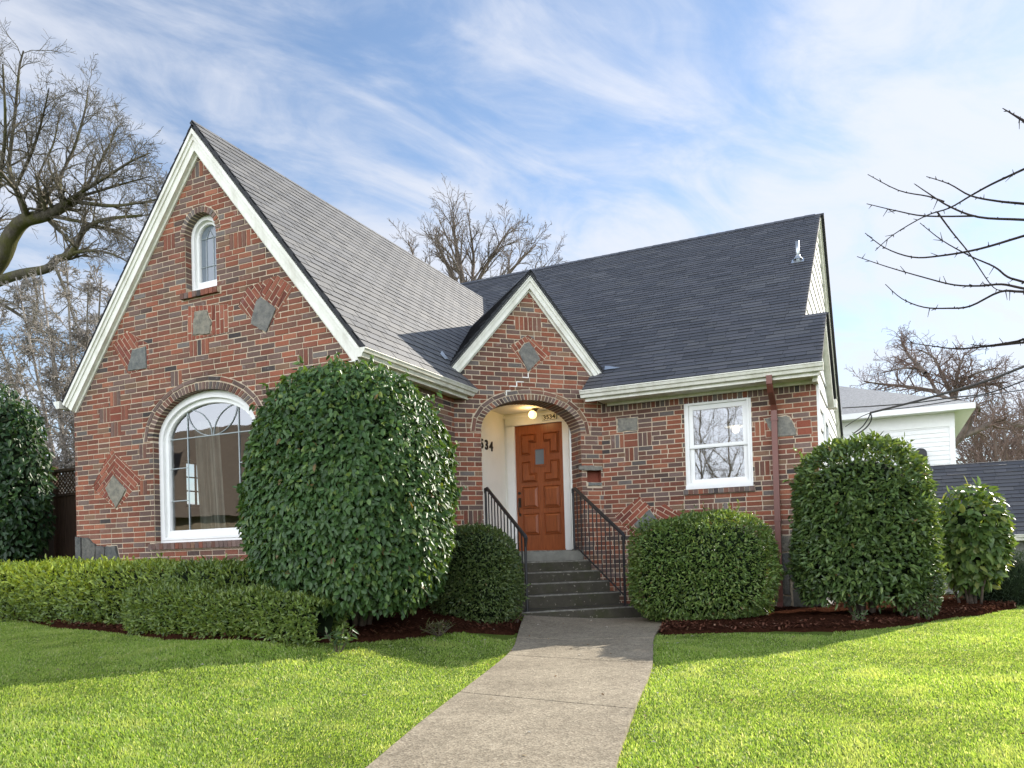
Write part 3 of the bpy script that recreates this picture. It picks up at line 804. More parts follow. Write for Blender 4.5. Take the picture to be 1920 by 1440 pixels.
def panes(pts_list): pass
def arch_window(fr, c, hw, z0, spring, rise, n, cas, sash, bot, glassmat, leads, w0, name='window', label=None):
    mb = MB()
    def ap(d, zb): return arch_pts(c, hw - d, z0 + zb, spring, rise - d, n)
    ring(mb, fr, ap(.0, .0), ap(cas, bot * .42), w0 - .09, w0, 0)
    ring(mb, fr, ap(cas * .55, bot * .3), ap(cas + .02, bot * .5), w0 - .09, w0 + .012, 0)
    ring(mb, fr, ap(cas, bot * .42), ap(cas + sash, bot), w0 - .09, w0 - .03, 0)
    ring(mb, fr, ap(cas + sash - .012, bot - .012), ap(cas + sash + .006, bot + .006), w0 - .08, w0 - .042, 0)
    wn = mb.build(name, ['white'], H, label=label)
    g = MB(); P = ap(cas + sash - .01, bot - .01); g.add([fr(u, v, w0 - .07) for u, v in P], [range(len(P))]); g.build('pane', glassmat, wn)
    l = MB()
    for pl, r in leads: l.tube([fr(u, v, w0 - .062) for u, v in pl], r, 6)
    l.build('leading', 'lead', wn)
    return wn
def arc(cx, cz, rx, rz, a0, a1, n=14): return [(cx + rx * math.cos(R(a0 + (a1 - a0) * i / n)), cz + rz * math.sin(R(a0 + (a1 - a0) * i / n))) for i in range(n + 1)]
def windows():
    c = -7.66; r = .0075
    L = [([(-8.09, 1.28), (-8.09, 2.80)], r), ([(-7.22, 1.28), (-7.22, 2.80)], r), ([(-8.42, 2.47), (-6.90, 2.47)], r),
         ([(-8.42, 2.09), (-8.09, 2.09)], r), ([(-8.42, 1.67), (-8.09, 1.67)], r), ([(-7.22, 2.09), (-6.90, 2.09)], r), ([(-7.22, 1.67), (-6.90, 1.67)], r),
         (arc(-8.09, 2.47, .42, .36, 90, 0), r * .7), (arc(-7.66, 2.83, .42, .36, 180, 270), r * .7), (arc(-7.22, 2.47, .42, .36, 90, 180), r * .7), (arc(-7.66, 2.83, .42, .36, 0, -90), r * .7)]
    arch_window(FRONT, c, .885, 1.115, 2.45, .575, 24, .07, .075, .165, 'glass', L, -.09, label='large white arched picture window with leaded glass')
    L = [([(-7.70, 4.44), (-7.70, 5.0)], .004), ([(-7.58, 4.44), (-7.58, 5.0)], .004), ([(-7.80, 4.62), (-7.47, 4.62)], .004), ([(-7.80, 4.98), (-7.47, 4.98)], .004), ([(-7.70, 4.98), (-7.64, 5.09), (-7.58, 4.98)], .004)]
    arch_window(FRONT, -7.635, .265, 4.25, 4.98, .265, 16, .045, .055, .17, 'greyglass', L, -.10, label='small white arched gable window with grey leaded glass')
    # double-hung window in the right wall
    f = RIGHT; mb = MB()
    def rr(d, e=0): return rect(-2.53 + d, 1.70 + d + e, -1.61 - d, 2.945 - d)
    ring(mb, f, rr(0), rr(.05, .02), -.10, -.012); ring(mb, f, rr(.03, .01), rr(.06, .03), -.10, .004)
    mb.prism(rect(-2.53, 1.70, -1.61, 1.755), f, -.02, .022, 0)
    w = mb.build('window', 'white', H, label='white double hung sash window')
    for nm, z0, z1, wf in (('upper_sash', 2.275, 2.885, -.028), ('lower_sash', 1.755, 2.325, -.058)):
        s = MB(); a = rect(-2.47, z0, -1.67, z1); b = rect(-2.41, z0 + (.05 if z0 > 2 else .085), -1.73, z1 - (.07 if z0 > 2 else .05))
        ring(s, f, a, b, wf - .03, wf); ring(s, f, [(p[0] + (.012 if p[0] < -2 else -.012), p[1] + (.012 if p[1] < (z0 + z1) / 2 else -.012)) for p in a], b, wf, wf + .006)
        s.add([f(p[0], p[1], wf - .015) for p in b], [(0, 1, 2, 3)], 1)
        s.build(nm, ['white', 'glass'], w)

def diag_wall():
    mb = MB(); stones = []; skips = []
    ol = [(0, -.1), (2.266, -.1), (2.266, 3.45), (1.16, 4.80), (0, 3.45)]
    c, hw, sp, ri = 1.154, .769, 2.59, .475
    hole = arch_pts(c, hw, .70, sp, ri, 24, 2.15)
    niche = rect(2.005, 1.885, 2.235, 2.06)
    skips += [ccw(arch_pts(c, hw + .152, sp - .001, sp, ri + .152, 24, 2.15))]
    skips.append(inlay(mb, DIAG, [(.85, 3.83), (1.12, 3.46), (1.49, 3.75), (1.13, 4.0)], [(.985, 3.75), (1.12, 3.47), (1.31, 3.67), (1.15, 3.90), (1.07, 3.87)], stones, R(-54), R(-40)))
    skips.append(soldiers(mb, DIAG, .94, snapk(4.04), 6))
    skips.append(soldiers(mb, DIAG, .10, snapk(1.30), 4, 3, dcol)); skips.append(rect(1.86, 2.05, 2.26, 2.13)); skips.append(rect(2.0, 1.80, 2.25, 1.89))
    brick_field(mb, DIAG, ol, [hole, niche], skips, .05)
    # brick jambs of the arch, 34 cm deep
    jr = frame(DIAG(c + hw, 0, 0), (D2, -D2, 0), (-D2, -D2, 0)); brick_field(mb, jr, rect(-.34, .7, 0, sp + .02), [], [], .12)
    jl = frame(DIAG(c - hw, 0, 0), (-D2, D2, 0), (D2, D2, 0)); brick_field(mb, jl, rect(0, .7, .34, sp + .02), [], [], .12)
    reveal(mb, DIAG, niche, 0, -.10, 0, rcol); mb.add([DIAG(u, v, -.10) for u, v in niche], [(0, 1, 2, 3)], 0, rcol())
    wall = mb.build('wall', ['brick', 'mortar'], H, label='angled entrance wall with small gable and round arch')
    a = MB(); voussoirs(a, DIAG, c, hw, sp, ri, -.006, .085, 40, -.34, .008, dcol, 2.15); voussoirs(a, DIAG, c, hw, sp, ri, .092, .145, 12, -.01, .007, dcol, 2.15)
    A = arch_curve(c, hw + .004, sp, ri + .004, 30, 2.15)
    for p, q in zip(A[:-1], A[1:]): a.add([DIAG(*p, .0), DIAG(*q, .0), DIAG(*q, -.34), DIAG(*p, -.34)], [(0, 1, 2, 3)], 1)
    a.build('brick_arch', ['brick', 'mortar'], wall)
    build_stones('stone_inlay', DIAG, stones, wall)
    cr = MB(); T_ = [1.12, 1.04, .94, .835, .78]; K_ = [51, 50, 49, 48, 47]
    for i in range(5):
        cr.prism(rect(T_[i] - .008, (K_[i] - 1) * CO, T_[i] + .008, K_[i] * CO), DIAG, 0, .0075)
        if i < 4: cr.prism(rect(T_[i + 1] - .004, (K_[i] - 1) * CO - .006, T_[i] + .004, (K_[i] - 1) * CO + .008), DIAG, 0, .0092)
    cr.build('mortar_repair', 'plaster', wall)
    build_stones('stone_lintel', DIAG, [[(1.86, 2.075), (1.95, 2.06), (2.24, 2.06), (2.25, 2.12), (1.95, 2.135), (1.87, 2.12)]], wall, .03)
    build_stones('stone_ledge', DIAG, [[(2.02, 1.83), (2.235, 1.83), (2.235, 1.885), (2.02, 1.89)]], wall, .02)

def right_wall():
    mb = MB(); stones = []; skips = []
    ol = rect(-3.759, -.1, -.768, 3.05)
    win = rect(-2.53, 1.70, -1.61, 2.945)
    skips += [rect(-2.56, 1.62, -1.59, 1.715)]
    skips.append(grow(rect(-3.52, 2.605, -3.21, 2.80), .012)); stones.append(rect(-3.51, 2.61, -3.21, 2.80))
    k = snapk(2.34)
    skips.append(soldiers(mb, RIGHT, -3.625, k, 3)); skips.append(soldiers(mb, RIGHT, -3.21, k, 3)); skips.append(soldiers(mb, RIGHT, -3.415, k - 3, 3))
    for i in range(2): brick(mb, RIGHT, rect(-3.417, (k + 1.5 * i) * CO + .005, -3.215, (k + 1.5 * i + 1.5) * CO - .005), rcol())
    skips.append(rect(-3.422, k * CO, -3.21, (k + 3) * CO))
    dst = [(-3.31, 1.24), (-3.16, 1.10), (-2.96, 1.22), (-2.97, 1.30), (-3.07, 1.45)]; stones.append(dst)
    for rg, an in (([(-3.61, 1.37), (-3.31, 1.04), (-3.01, 1.04), (-3.01, 1.44), (-3.21, 1.64)], 41), ([(-3.005, 1.04), (-2.62, 1.04), (-2.56, 1.30), (-2.85, 1.52), (-3.005, 1.44)], -32)):
        rot_fill(mb, RIGHT, hull(rg), hull(grow(dst, .009)), R(an)); skips.append(hull(rg))
    skips.append(hull(grow(dst, .009)))
    for u, v, n in ((-2.30, 1.27, 6), (-1.57, 2.34, 2), (-1.59, 1.86, 3)): skips.append(soldiers(mb, RIGHT, u, snapk(v), n))
    stc = [(-1.44, 2.60), (-1.32, 2.345), (-1.03, 2.345), (-1.06, 2.48), (-1.115, 2.59), (-1.16, 2.615)]
    stones.append(stc); skips.append(grow(stc, .012))
    for q in (rect(-1.03, 2.44, -.85, 2.53), rect(-1.02, 2.34, -.84, 2.43), rect(-1.425, 2.345, -1.345, 2.43), rect(-1.435, 2.44, -1.40, 2.54)):
        skips.append(grow(q, .006)); brick(mb, RIGHT, q, rcol())
    # upright course under the eave
    kk = math.floor(2.925 / CO); top = rect(-3.759, kk * CO, -.768, 3.05)
    u = -3.75
    while u < -.78: brick(mb, RIGHT, rect(u + .005, kk * CO + .005, u + .0627, 3.045), dcol()); u += .0677
    skips.append(top)
    skips.append(rect(-1.37, -.1, -.76, 1.02))
    brick_field(mb, RIGHT, ol, [win], skips, .0)
    reveal(mb, RIGHT, win, 0, -.12, 1)
    wall = mb.build('wall', ['brick', 'mortar'], H, label='brick wall right of the entrance with one sash window')
    a = MB(); rowlock(a, RIGHT, -2.565, -1.585, 1.628, 1.708, .045); a.build('brick_sill', ['brick', 'mortar'], wall)
    build_stones('stone_inlay', RIGHT, stones, wall)
    base = [[(-1.36, .78), (-1.12, .79), (-1.05, 1.0), (-1.35, 1.01)], [(-1.10, .79), (-.78, .78), (-.78, 1.0), (-1.04, 1.0)], [(-1.36, .52), (-1.20, .50), (-1.14, .77), (-1.36, .76)],
            [(-1.19, .42), (-.95, .36), (-.78, .40), (-.78, .76), (-1.12, .77)], [(-1.36, .22), (-1.17, .20), (-1.19, .49), (-1.36, .50)], [(-1.15, .30), (-.78, .28), (-.78, .385), (-.96, .345), (-1.14, .39)],
            [(-1.15, .02), (-.95, .0), (-.93, .27), (-1.15, .28)], [(-.93, .0), (-.78, .0), (-.78, .26), (-.91, .26)], [(-1.36, -.1), (-1.17, -.1), (-1.17, .18), (-1.36, .20)]]
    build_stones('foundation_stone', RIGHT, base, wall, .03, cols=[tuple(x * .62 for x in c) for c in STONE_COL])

def other_walls():
    mb = MB(); brick_field(mb, SIDE, rect(7.3, -.1, 9.597, 3.06), [], [], .07)
    mb.build('wall', ['brick', 'mortar'], H, label='narrow brick side wall between front gable and entrance')
    # west wall with a leaded side window opening into the living room, and rear walls
    wf = frame((-10.05, 0, 0), (0, -1, 0), (-1, 0, 0))
    mb = MB(); brick_field(mb, wf, rect(-15.2, -.1, -7.3, 3.1), [rect(-9.6, 1.75, -9.1, 2.5)], [rect(-15.2, -.1, -11.5, 3.1)], .1)
    mb.build('wall', ['brick', 'mortar'], H, label='brick side wall facing the wooden fence')
    mb = MB()
    mb.box((-10.0, 15.0, -.1), (-9.85, 21.9, 3.2)); mb.box((-10.0, 21.75, -.1), (-1.05, 21.9, 3.2))
    mb.build('wall', 'siding', H, label='plain rear wall')
    # lap siding of the east gable: boards 19 cm to the weather
    mb = MB()
    ef = frame((-1.03, 0, 0), (0, 1, 0), (1, 0, 0))
    ol = ccw([(13.2, 0), (21.9, 0), (21.9, 3.0), (16.56, 7.12), (11.6, 3.7), (11.6, 3.2), (13.2, 3.2)])
    ol2 = [(11.5, 3.2), (21.9, 3.2), (21.9, 3.35), (16.56, 7.12), (11.5, 3.6)]; ol1 = rect(12.6, -.1, 21.9, 3.2)
    be = frame((-.768, 0, 0), (0, 1, 0), (1, 0, 0)); ob = [(11.212, -.1), (13.3, -.1), (13.3, 3.2), (12.1, 4.08), (11.212, 3.42)]
    for fr, polys in ((ef, (ol1, ol2)), (be, (ob,))):
        for pl in polys:
            mb.add([fr(u, v, -.02) for u, v in ccw(pl)], [range(len(pl))], 1)
            k = 0
            while k * .27 < 7.4:
                v0 = k * .27
                p = clip(rect(11.0, v0 + .032, 22.0, v0 + .27), ccw(pl))
                if p:
                    n = len(p); V = [fr(u, v, -.02) for u, v in p] + [fr(u, v, .024 - .020 * (v - v0) / .27) for u, v in p]
                    mb.add(V, [[n + i for i in range(n)]] + [[i, (i + 1) % n, n + (i + 1) % n, n + i] for i in range(n)], 0)
                k += 1
    fd = MB(); fd.box((-.80, 11.215, -.1), (-.728, 13.3, .62)); fd.build('foundation', 'concrete', H)
    g = mb.build('gable_siding', ['siding', 'dark'], H, label='white lap siding on the right gable end')
    def casing(nm, lst, pane):
        m = MB()
        for lo, hi in lst: m.box(lo, hi)
        o = m.build(nm, 'white', g)
    m = MB(); m.box((-.77, 11.202, -.1), (-.735, 11.30, 3.2)); m.build('corner_trim', 'white', g)
    for X0, ya, yb, za, zb in ((-.768, 12.1, 13.0, 1.7, 2.75), (-1.03, 14.0, 15.0, 3.6, 4.7)):
        gf = frame((X0, 0, 0), (0, 1, 0), (1, 0, 0)); m = MB(); ring(m, gf, rect(ya, za, yb, zb), rect(ya + .1, za + .1, yb - .1, zb - .1), 0, .04); wn = m.build('window', 'white', H, label='narrow white framed window in the right gable siding')
        m = MB(); m.prism(rect(ya + .09, za + .09, yb - .09, zb - .09), gf, .0, .027); m.build('pane', 'greyglass', wn)

def tabs(mb, fr, polys, exp, tw, off, gap, cols, v_max, u_lo, u_hi, thick=.010, random_w=False):
    nr = int(v_max / exp) + 1
    for r in range(nr):
        v0 = r * exp; u = u_lo - tw + (r * off) % tw
        while u < u_hi:
            w = tw if not random_w else tw * random.choice((.55, .8, 1, 1.25))
            th = thick * random.uniform(.75, 1.35); c = cols()
            q = rect(u + gap / 2, v0 - .004, u + w - gap / 2, v0 + exp + .012)
            for pl in polys:
                p = clip(q, pl)
                if p:
                    n = len(p)
                    V = [fr(a, b, -.012) for a, b in p] + [fr(a, b, .004 + th * (1 - (b - v0) / exp)) for a, b in p]
                    F = [[n + i for i in range(n)]]
                    for i in range(n):
                        j = (i + 1) % n
                        if abs(p[i][1] - p[j][1]) < 1e-6 and p[i][1] > v0 + exp * .5: continue
                        F.append([i, j, n + j, n + i])
                    b0 = len(mb.v); mb.v += [tuple(x) for x in V]
                    for k, f in enumerate(F): mb.f.append([b0 + i for i in f]); mb.m.append(0 if k == 0 else 1); mb.c.append(c)
            u += w
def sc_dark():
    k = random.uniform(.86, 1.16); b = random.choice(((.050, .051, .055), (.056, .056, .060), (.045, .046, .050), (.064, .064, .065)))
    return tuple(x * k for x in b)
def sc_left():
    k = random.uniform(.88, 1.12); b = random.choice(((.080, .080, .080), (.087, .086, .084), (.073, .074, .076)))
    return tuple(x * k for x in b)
def slab(mb, fr, polys, t=.045):
    for p in polys: mb.prism(ccw(p), fr, -t, -.001, 1)
def roofs():
    MT = ['shingle', 'shingle_edge']
    fL = frame((-5.11, 0, 3.18), (0, 1, 0), (.7842, 0, .6205), (-.6205, 0, .7842))
    P = [rect(7.19, 0, 9.85, .63), rect(7.19, .63, 15.15, 4.045)]
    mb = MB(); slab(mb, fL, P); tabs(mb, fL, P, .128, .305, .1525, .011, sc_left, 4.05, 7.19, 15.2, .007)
    ro = mb.build('roof', MT, H, label='sunlit grey shingle slope of the front gable')
    fl = frame((-10.15, 0, 3.12), (0, -1, 0), (-.7825, 0, .6228), (.6228, 0, .7825))
    P = [rect(-15.15, 0, -7.19, 4.062)]
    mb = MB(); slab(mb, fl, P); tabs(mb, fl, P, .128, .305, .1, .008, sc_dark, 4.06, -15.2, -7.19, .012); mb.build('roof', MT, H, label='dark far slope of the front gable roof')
    mb = MB()   # ridge caps of the front gable
    y = 7.19
    while y < 15.1:
        for sx in (-1, 1): mb.add([(-7.617, y, 6.325), (-7.617, y + .21, 6.317), (-7.617 + sx * .10, y + .21, 6.317 - .128), (-7.617 + sx * .10, y, 6.325 - .128)], [(0, 1, 2, 3)], 0, sc_left())
        y += .2
    mb.build('ridge_cap', MT, ro)
    fM = frame((0, 10.7, 3.18), (1, 0, 0), (0, -.5786, .8156), (0, .8156, .5786))
    P = [rect(-3.87, 0, -.66, .5), rect(-9.9, .5, -.66, 1.72), rect(-9.9, 1.72, -.95, 7.185)]
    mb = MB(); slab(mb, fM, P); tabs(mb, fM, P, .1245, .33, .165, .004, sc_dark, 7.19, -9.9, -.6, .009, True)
    ro = mb.build('roof', MT, H, label='large dark slate grey shingle slope of the main roof')
    fB = frame((0, 22.42, 3.18), (-1, 0, 0), (0, .5786, .8156), (0, -.8156, .5786))
    mb = MB(); slab(mb, fB, [rect(.89, 0, 9.9, 7.185)], .06); tabs(mb, fB, [rect(.89, 0, 1.6, 7.185)], .1245, .33, .165, .004, sc_dark, 7.19, .9, 1.7, .013); mb.build('roof', MT, H, label='rear slope of the main roof')
    mb = MB(); x = -9.8
    while x < -1.16:
        for sy in (-1, 1): mb.add([(x, 16.56, 7.362), (x + .2, 16.56, 7.356), (x + .2, 16.56 + sy * .13, 7.356 - .09), (x, 16.56 + sy * .13, 7.362 - .09)], [(0, 1, 2, 3)], 0, sc_dark())
        x += .19
    mb.build('ridge_cap', MT, ro)
    fBB = frame((0, 13.5, 3.18), (-1, 0, 0), (0, .5786, .8156), (0, -.8156, .5786))
    mb = MB(); slab(mb, fBB, [rect(.63, 0, 1.03, 1.716)], .05); mb.build('roof', MT, H, label='small return roof at the right gable')
    # entrance gable
    T, Z, Nd = Vector((D2, D2, 0)), Vector((0, 0, 1)), Vector((D2, -D2, 0))
    f1 = frame(SL + T * -.09 + Z * 3.455, Nd, T * -.756 + Z * .654, T * .654 + Z * .756)
    f2 = frame(SL + T * 2.335 + Z * 3.445, -Nd, T * .7775 + Z * .629, T * -.629 + Z * .7775)
    mb = MB(); P = [rect(-3.4, 0, .10, 1.912)]; slab(mb, f1, P); tabs(mb, f1, P, .1245, .33, .165, .004, sc_dark, 1.91, -3.4, .1, .013, True)
    P = [rect(-.10, 0, 3.4, 1.868)]; slab(mb, f2, P); tabs(mb, f2, P, .1245, .33, .165, .004, sc_dark, 1.868, -.1, 3.4, .013, True)
    b = MB()
    re = mb.build('roof', MT, H, label='small dark gable roof over the arched entrance')
    def cap(w): return SL + T * 1.16 + Z * 4.925 + Nd * w
    w = -3.2
    while w < .09:
        for sx in (-1, 1): b.add([cap(w), cap(min(w + .2, .105)), cap(min(w + .2, .105)) + T * .09 * sx - Z * .105, cap(w) + T * .09 * sx - Z * .105], [(0, 1, 2, 3)], 0, sc_dark())
        w += .19
    b.build('ridge_cap', MT, re)
    # flashing where roofs meet
    def quad(a, b_, c, d): mb = MB(); mb.add([a, b_, c, d], [(0, 1, 2, 3)]); mb.build('flashing', 'galv', re)
    p = fL(9.42, .46, .022); quad(p, fL(9.56, .50, .026), fL(9.55, .66, .03), fL(9.40, .56, .024))
    quad(fM(-3.68, .60, .024), fM(-3.44, .60, .022), fM(-3.62, .70, .03), fM(-3.70, .72, .035))
    quad(fM(-5.02, 2.02, .03), fM(-4.95, 2.02, .03), fM(-4.93, 2.2, .05), fM(-5.02, 2.14, .04))
    # plumbing vent on the main slope
    c = fM(-1.20, 4.36, 0)
    mb = MB(); mb.tube([c, c + Vector((0, 0, .34))], .032, 12)
    v = MB(); v.prism(rect(-1.30, 4.24, -1.10, 4.43), fM, .012, .020, 0); v.lathe([(.075, .03), (.045, .075), (.036, .10)], c, 14)
    vp = mb.build('vent_pipe', 'galv', H, smooth=True); v.build('pipe_collar', 'galv', vp)

def rake(mb, fr, apex, foot, boards):
    e = (foot[0] - apex[0], foot[1] - apex[1]); l = math.hypot(*e); e = (e[0] / l, e[1] / l)
    m = (e[1], -e[0]) if e[0] < 0 else (-e[1], e[0])
    if m[1] > 0: m = (-m[0], -m[1])
    for d0, d1, w0, w1, mi in boards:
        q = [(apex[0], apex[1] - d0 / abs(e[0])), (apex[0], apex[1] - d1 / abs(e[0])), (foot[0] + m[0] * d1, foot[1] + m[1] * d1), (foot[0] + m[0] * d0, foot[1] + m[1] * d0)]
        mb.prism(ccw(q), fr, w0, w1, mi)
def gutter(mb, a, b, out, top, prof=((0, 0), (0, -.10), (.062, -.10), (.078, -.06), (.098, -.05), (.115, -.012), (.122, -.012), (.122, .0))):
    a, b, out = Vector(a), Vector(b), Vector(out)
    n = len(prof); V = [p + out * d + Vector((0, 0, top + z)) for p in (a, b) for d, z in prof]
    mb.add(V, [[i for i in range(n)][::-1], [n + i for i in range(n)]] + [[i, (i + 1) % n, n + (i + 1) % n, n + i] for i in range(n)])
def trim():
    mb = MB(); B = [(.022, .062, .0, .118, 0), (.05, .105, .0, .098, 0), (.10, .185, .0, .082, 0), (.185, .215, -.0, .03, 0)]
    rake(mb, FRONT, (-7.617, 6.285), (-10.15, 3.10), B)
    mb.build('rake_board', 'cream', H)
    mb = MB(); rake(mb, FRONT, (-7.617, 6.285), (-5.13, 3.15), B); mb.build('rake_board', 'cream', H)
    B = [(.022, .055, .0, .10, 0), (.05, .09, .0, .085, 0), (.085, .155, .0, .07, 0), (.155, .18, 0, .025, 0)]
    mb = MB(); rake(mb, DIAG, (1.16, 4.90), (-.075, 3.47), B); mb.build('rake_board', 'cream', H)
    mb = MB(); rake(mb, DIAG, (1.16, 4.90), (2.325, 3.46), B); mb.build('rake_board', 'cream', H)
    # rear rake of the east gable
    ef = frame((-.99, 0, 0), (0, 1, 0), (1, 0, 0))
    mb = MB(); rake(mb, ef, (16.56, 7.31), (22.42, 3.15), [(.05, .24, -.06, .02, 0), (.045, .09, -.02, .045, 0)]); mb.build('rake_board', 'cream', H)
    mb = MB(); rake(mb, ef, (16.56, 7.31), (12.15, 4.18), [(.04, .10, -.06, .025, 0)]); mb.build('rake_board', 'cream', H)
    eb = frame((-.70, 0, 0), (0, 1, 0), (1, 0, 0))
    mb = MB(); rake(mb, eb, (12.10, 4.14), (13.5, 3.15), [(.04, .16, -.08, .03, 0)]); rake(mb, eb, (12.10, 4.14), (10.72, 3.16), [(.035, .075, -.08, .03, 0)])
    mb.box((-.768, 13.40, 3.02), (-.63, 13.62, 3.15)); mb.build('rake_board', 'cream', H)
    # gutters with fascia and soffit
    mb = MB(); gutter(mb, (-3.91, 10.805, 0), (-.645, 10.805, 0), (0, -1, 0), 3.178)
    g = mb.build('gutter', 'cream', H)
    mb = MB(); mb.box((-3.86, 10.807, 3.035), (-.70, 10.84, 3.165)); mb.box((-3.86, 10.80, 3.03), (-.70, 10.845, 3.055)); mb.box((-3.72, 10.845, 3.048), (-.73, 11.19, 3.06)); mb.box((-3.65, 11.15, 3.0), (-.80, 11.188, 3.046))
    mb.box((-.80, 10.99, 2.99), (-.735, 11.2, 3.07))
    mb.build('fascia', 'cream', H)
    mb = MB(); gutter(mb, (-5.213, 7.17, 0), (-5.213, 9.93, 0), (1, 0, 0), 3.178); mb.build('gutter', 'cream', H)
    mb = MB(); mb.box((-5.25, 7.2, 3.035), (-5.215, 9.80, 3.165)); mb.box((-5.255, 7.2, 3.03), (-5.208, 9.80, 3.055)); mb.box((-5.358, 7.21, 3.048), (-5.25, 9.62, 3.06)); mb.build('fascia', 'cream', H)
    mb = MB(); gutter(mb, (-10.18, 7.17, 0), (-10.18, 15, 0), (-1, 0, 0), 3.13); mb.build('gutter', 'cream', H)
    # downspout
    mb = MB()
    def seg(pts, hw=.037, hd=.028):
        for (x0, y0, z0), (x1, y1, z1) in zip(pts[:-1], pts[1:]):
            d = Vector((x1 - x0, y1 - y0, z1 - z0)).normalized(); n = Vector((1, 0, 0)).cross(d).normalized()
            V = []
            for (x, y, z) in ((x0, y0, z0), (x1, y1, z1)):
                for sx, sn in ((-1, -1), (1, -1), (1, 1), (-1, 1)): V.append(Vector((x + sx * hw, y, z)) + n * hd * sn)
            mb.add(V, [(0, 1, 2, 3), (7, 6, 5, 4), (0, 4, 5, 1), (1, 5, 6, 2), (2, 6, 7, 3), (3, 7, 4, 0)])
    seg([(-1.305, 10.75, 3.09), (-1.305, 10.76, 2.98), (-1.305, 10.84, 2.90), (-1.305, 11.09, 2.78), (-1.305, 11.145, 2.70), (-1.305, 11.145, .10), (-1.305, 11.06, .03)])
    ds = mb.build('downspout', 'brownpaint', H)
    for z in (2.55, 1.2): mb = MB(); mb.box((-1.352, 11.110, z), (-1.258, 11.19, z + .03)); mb.build('strap', 'brownpaint', ds)

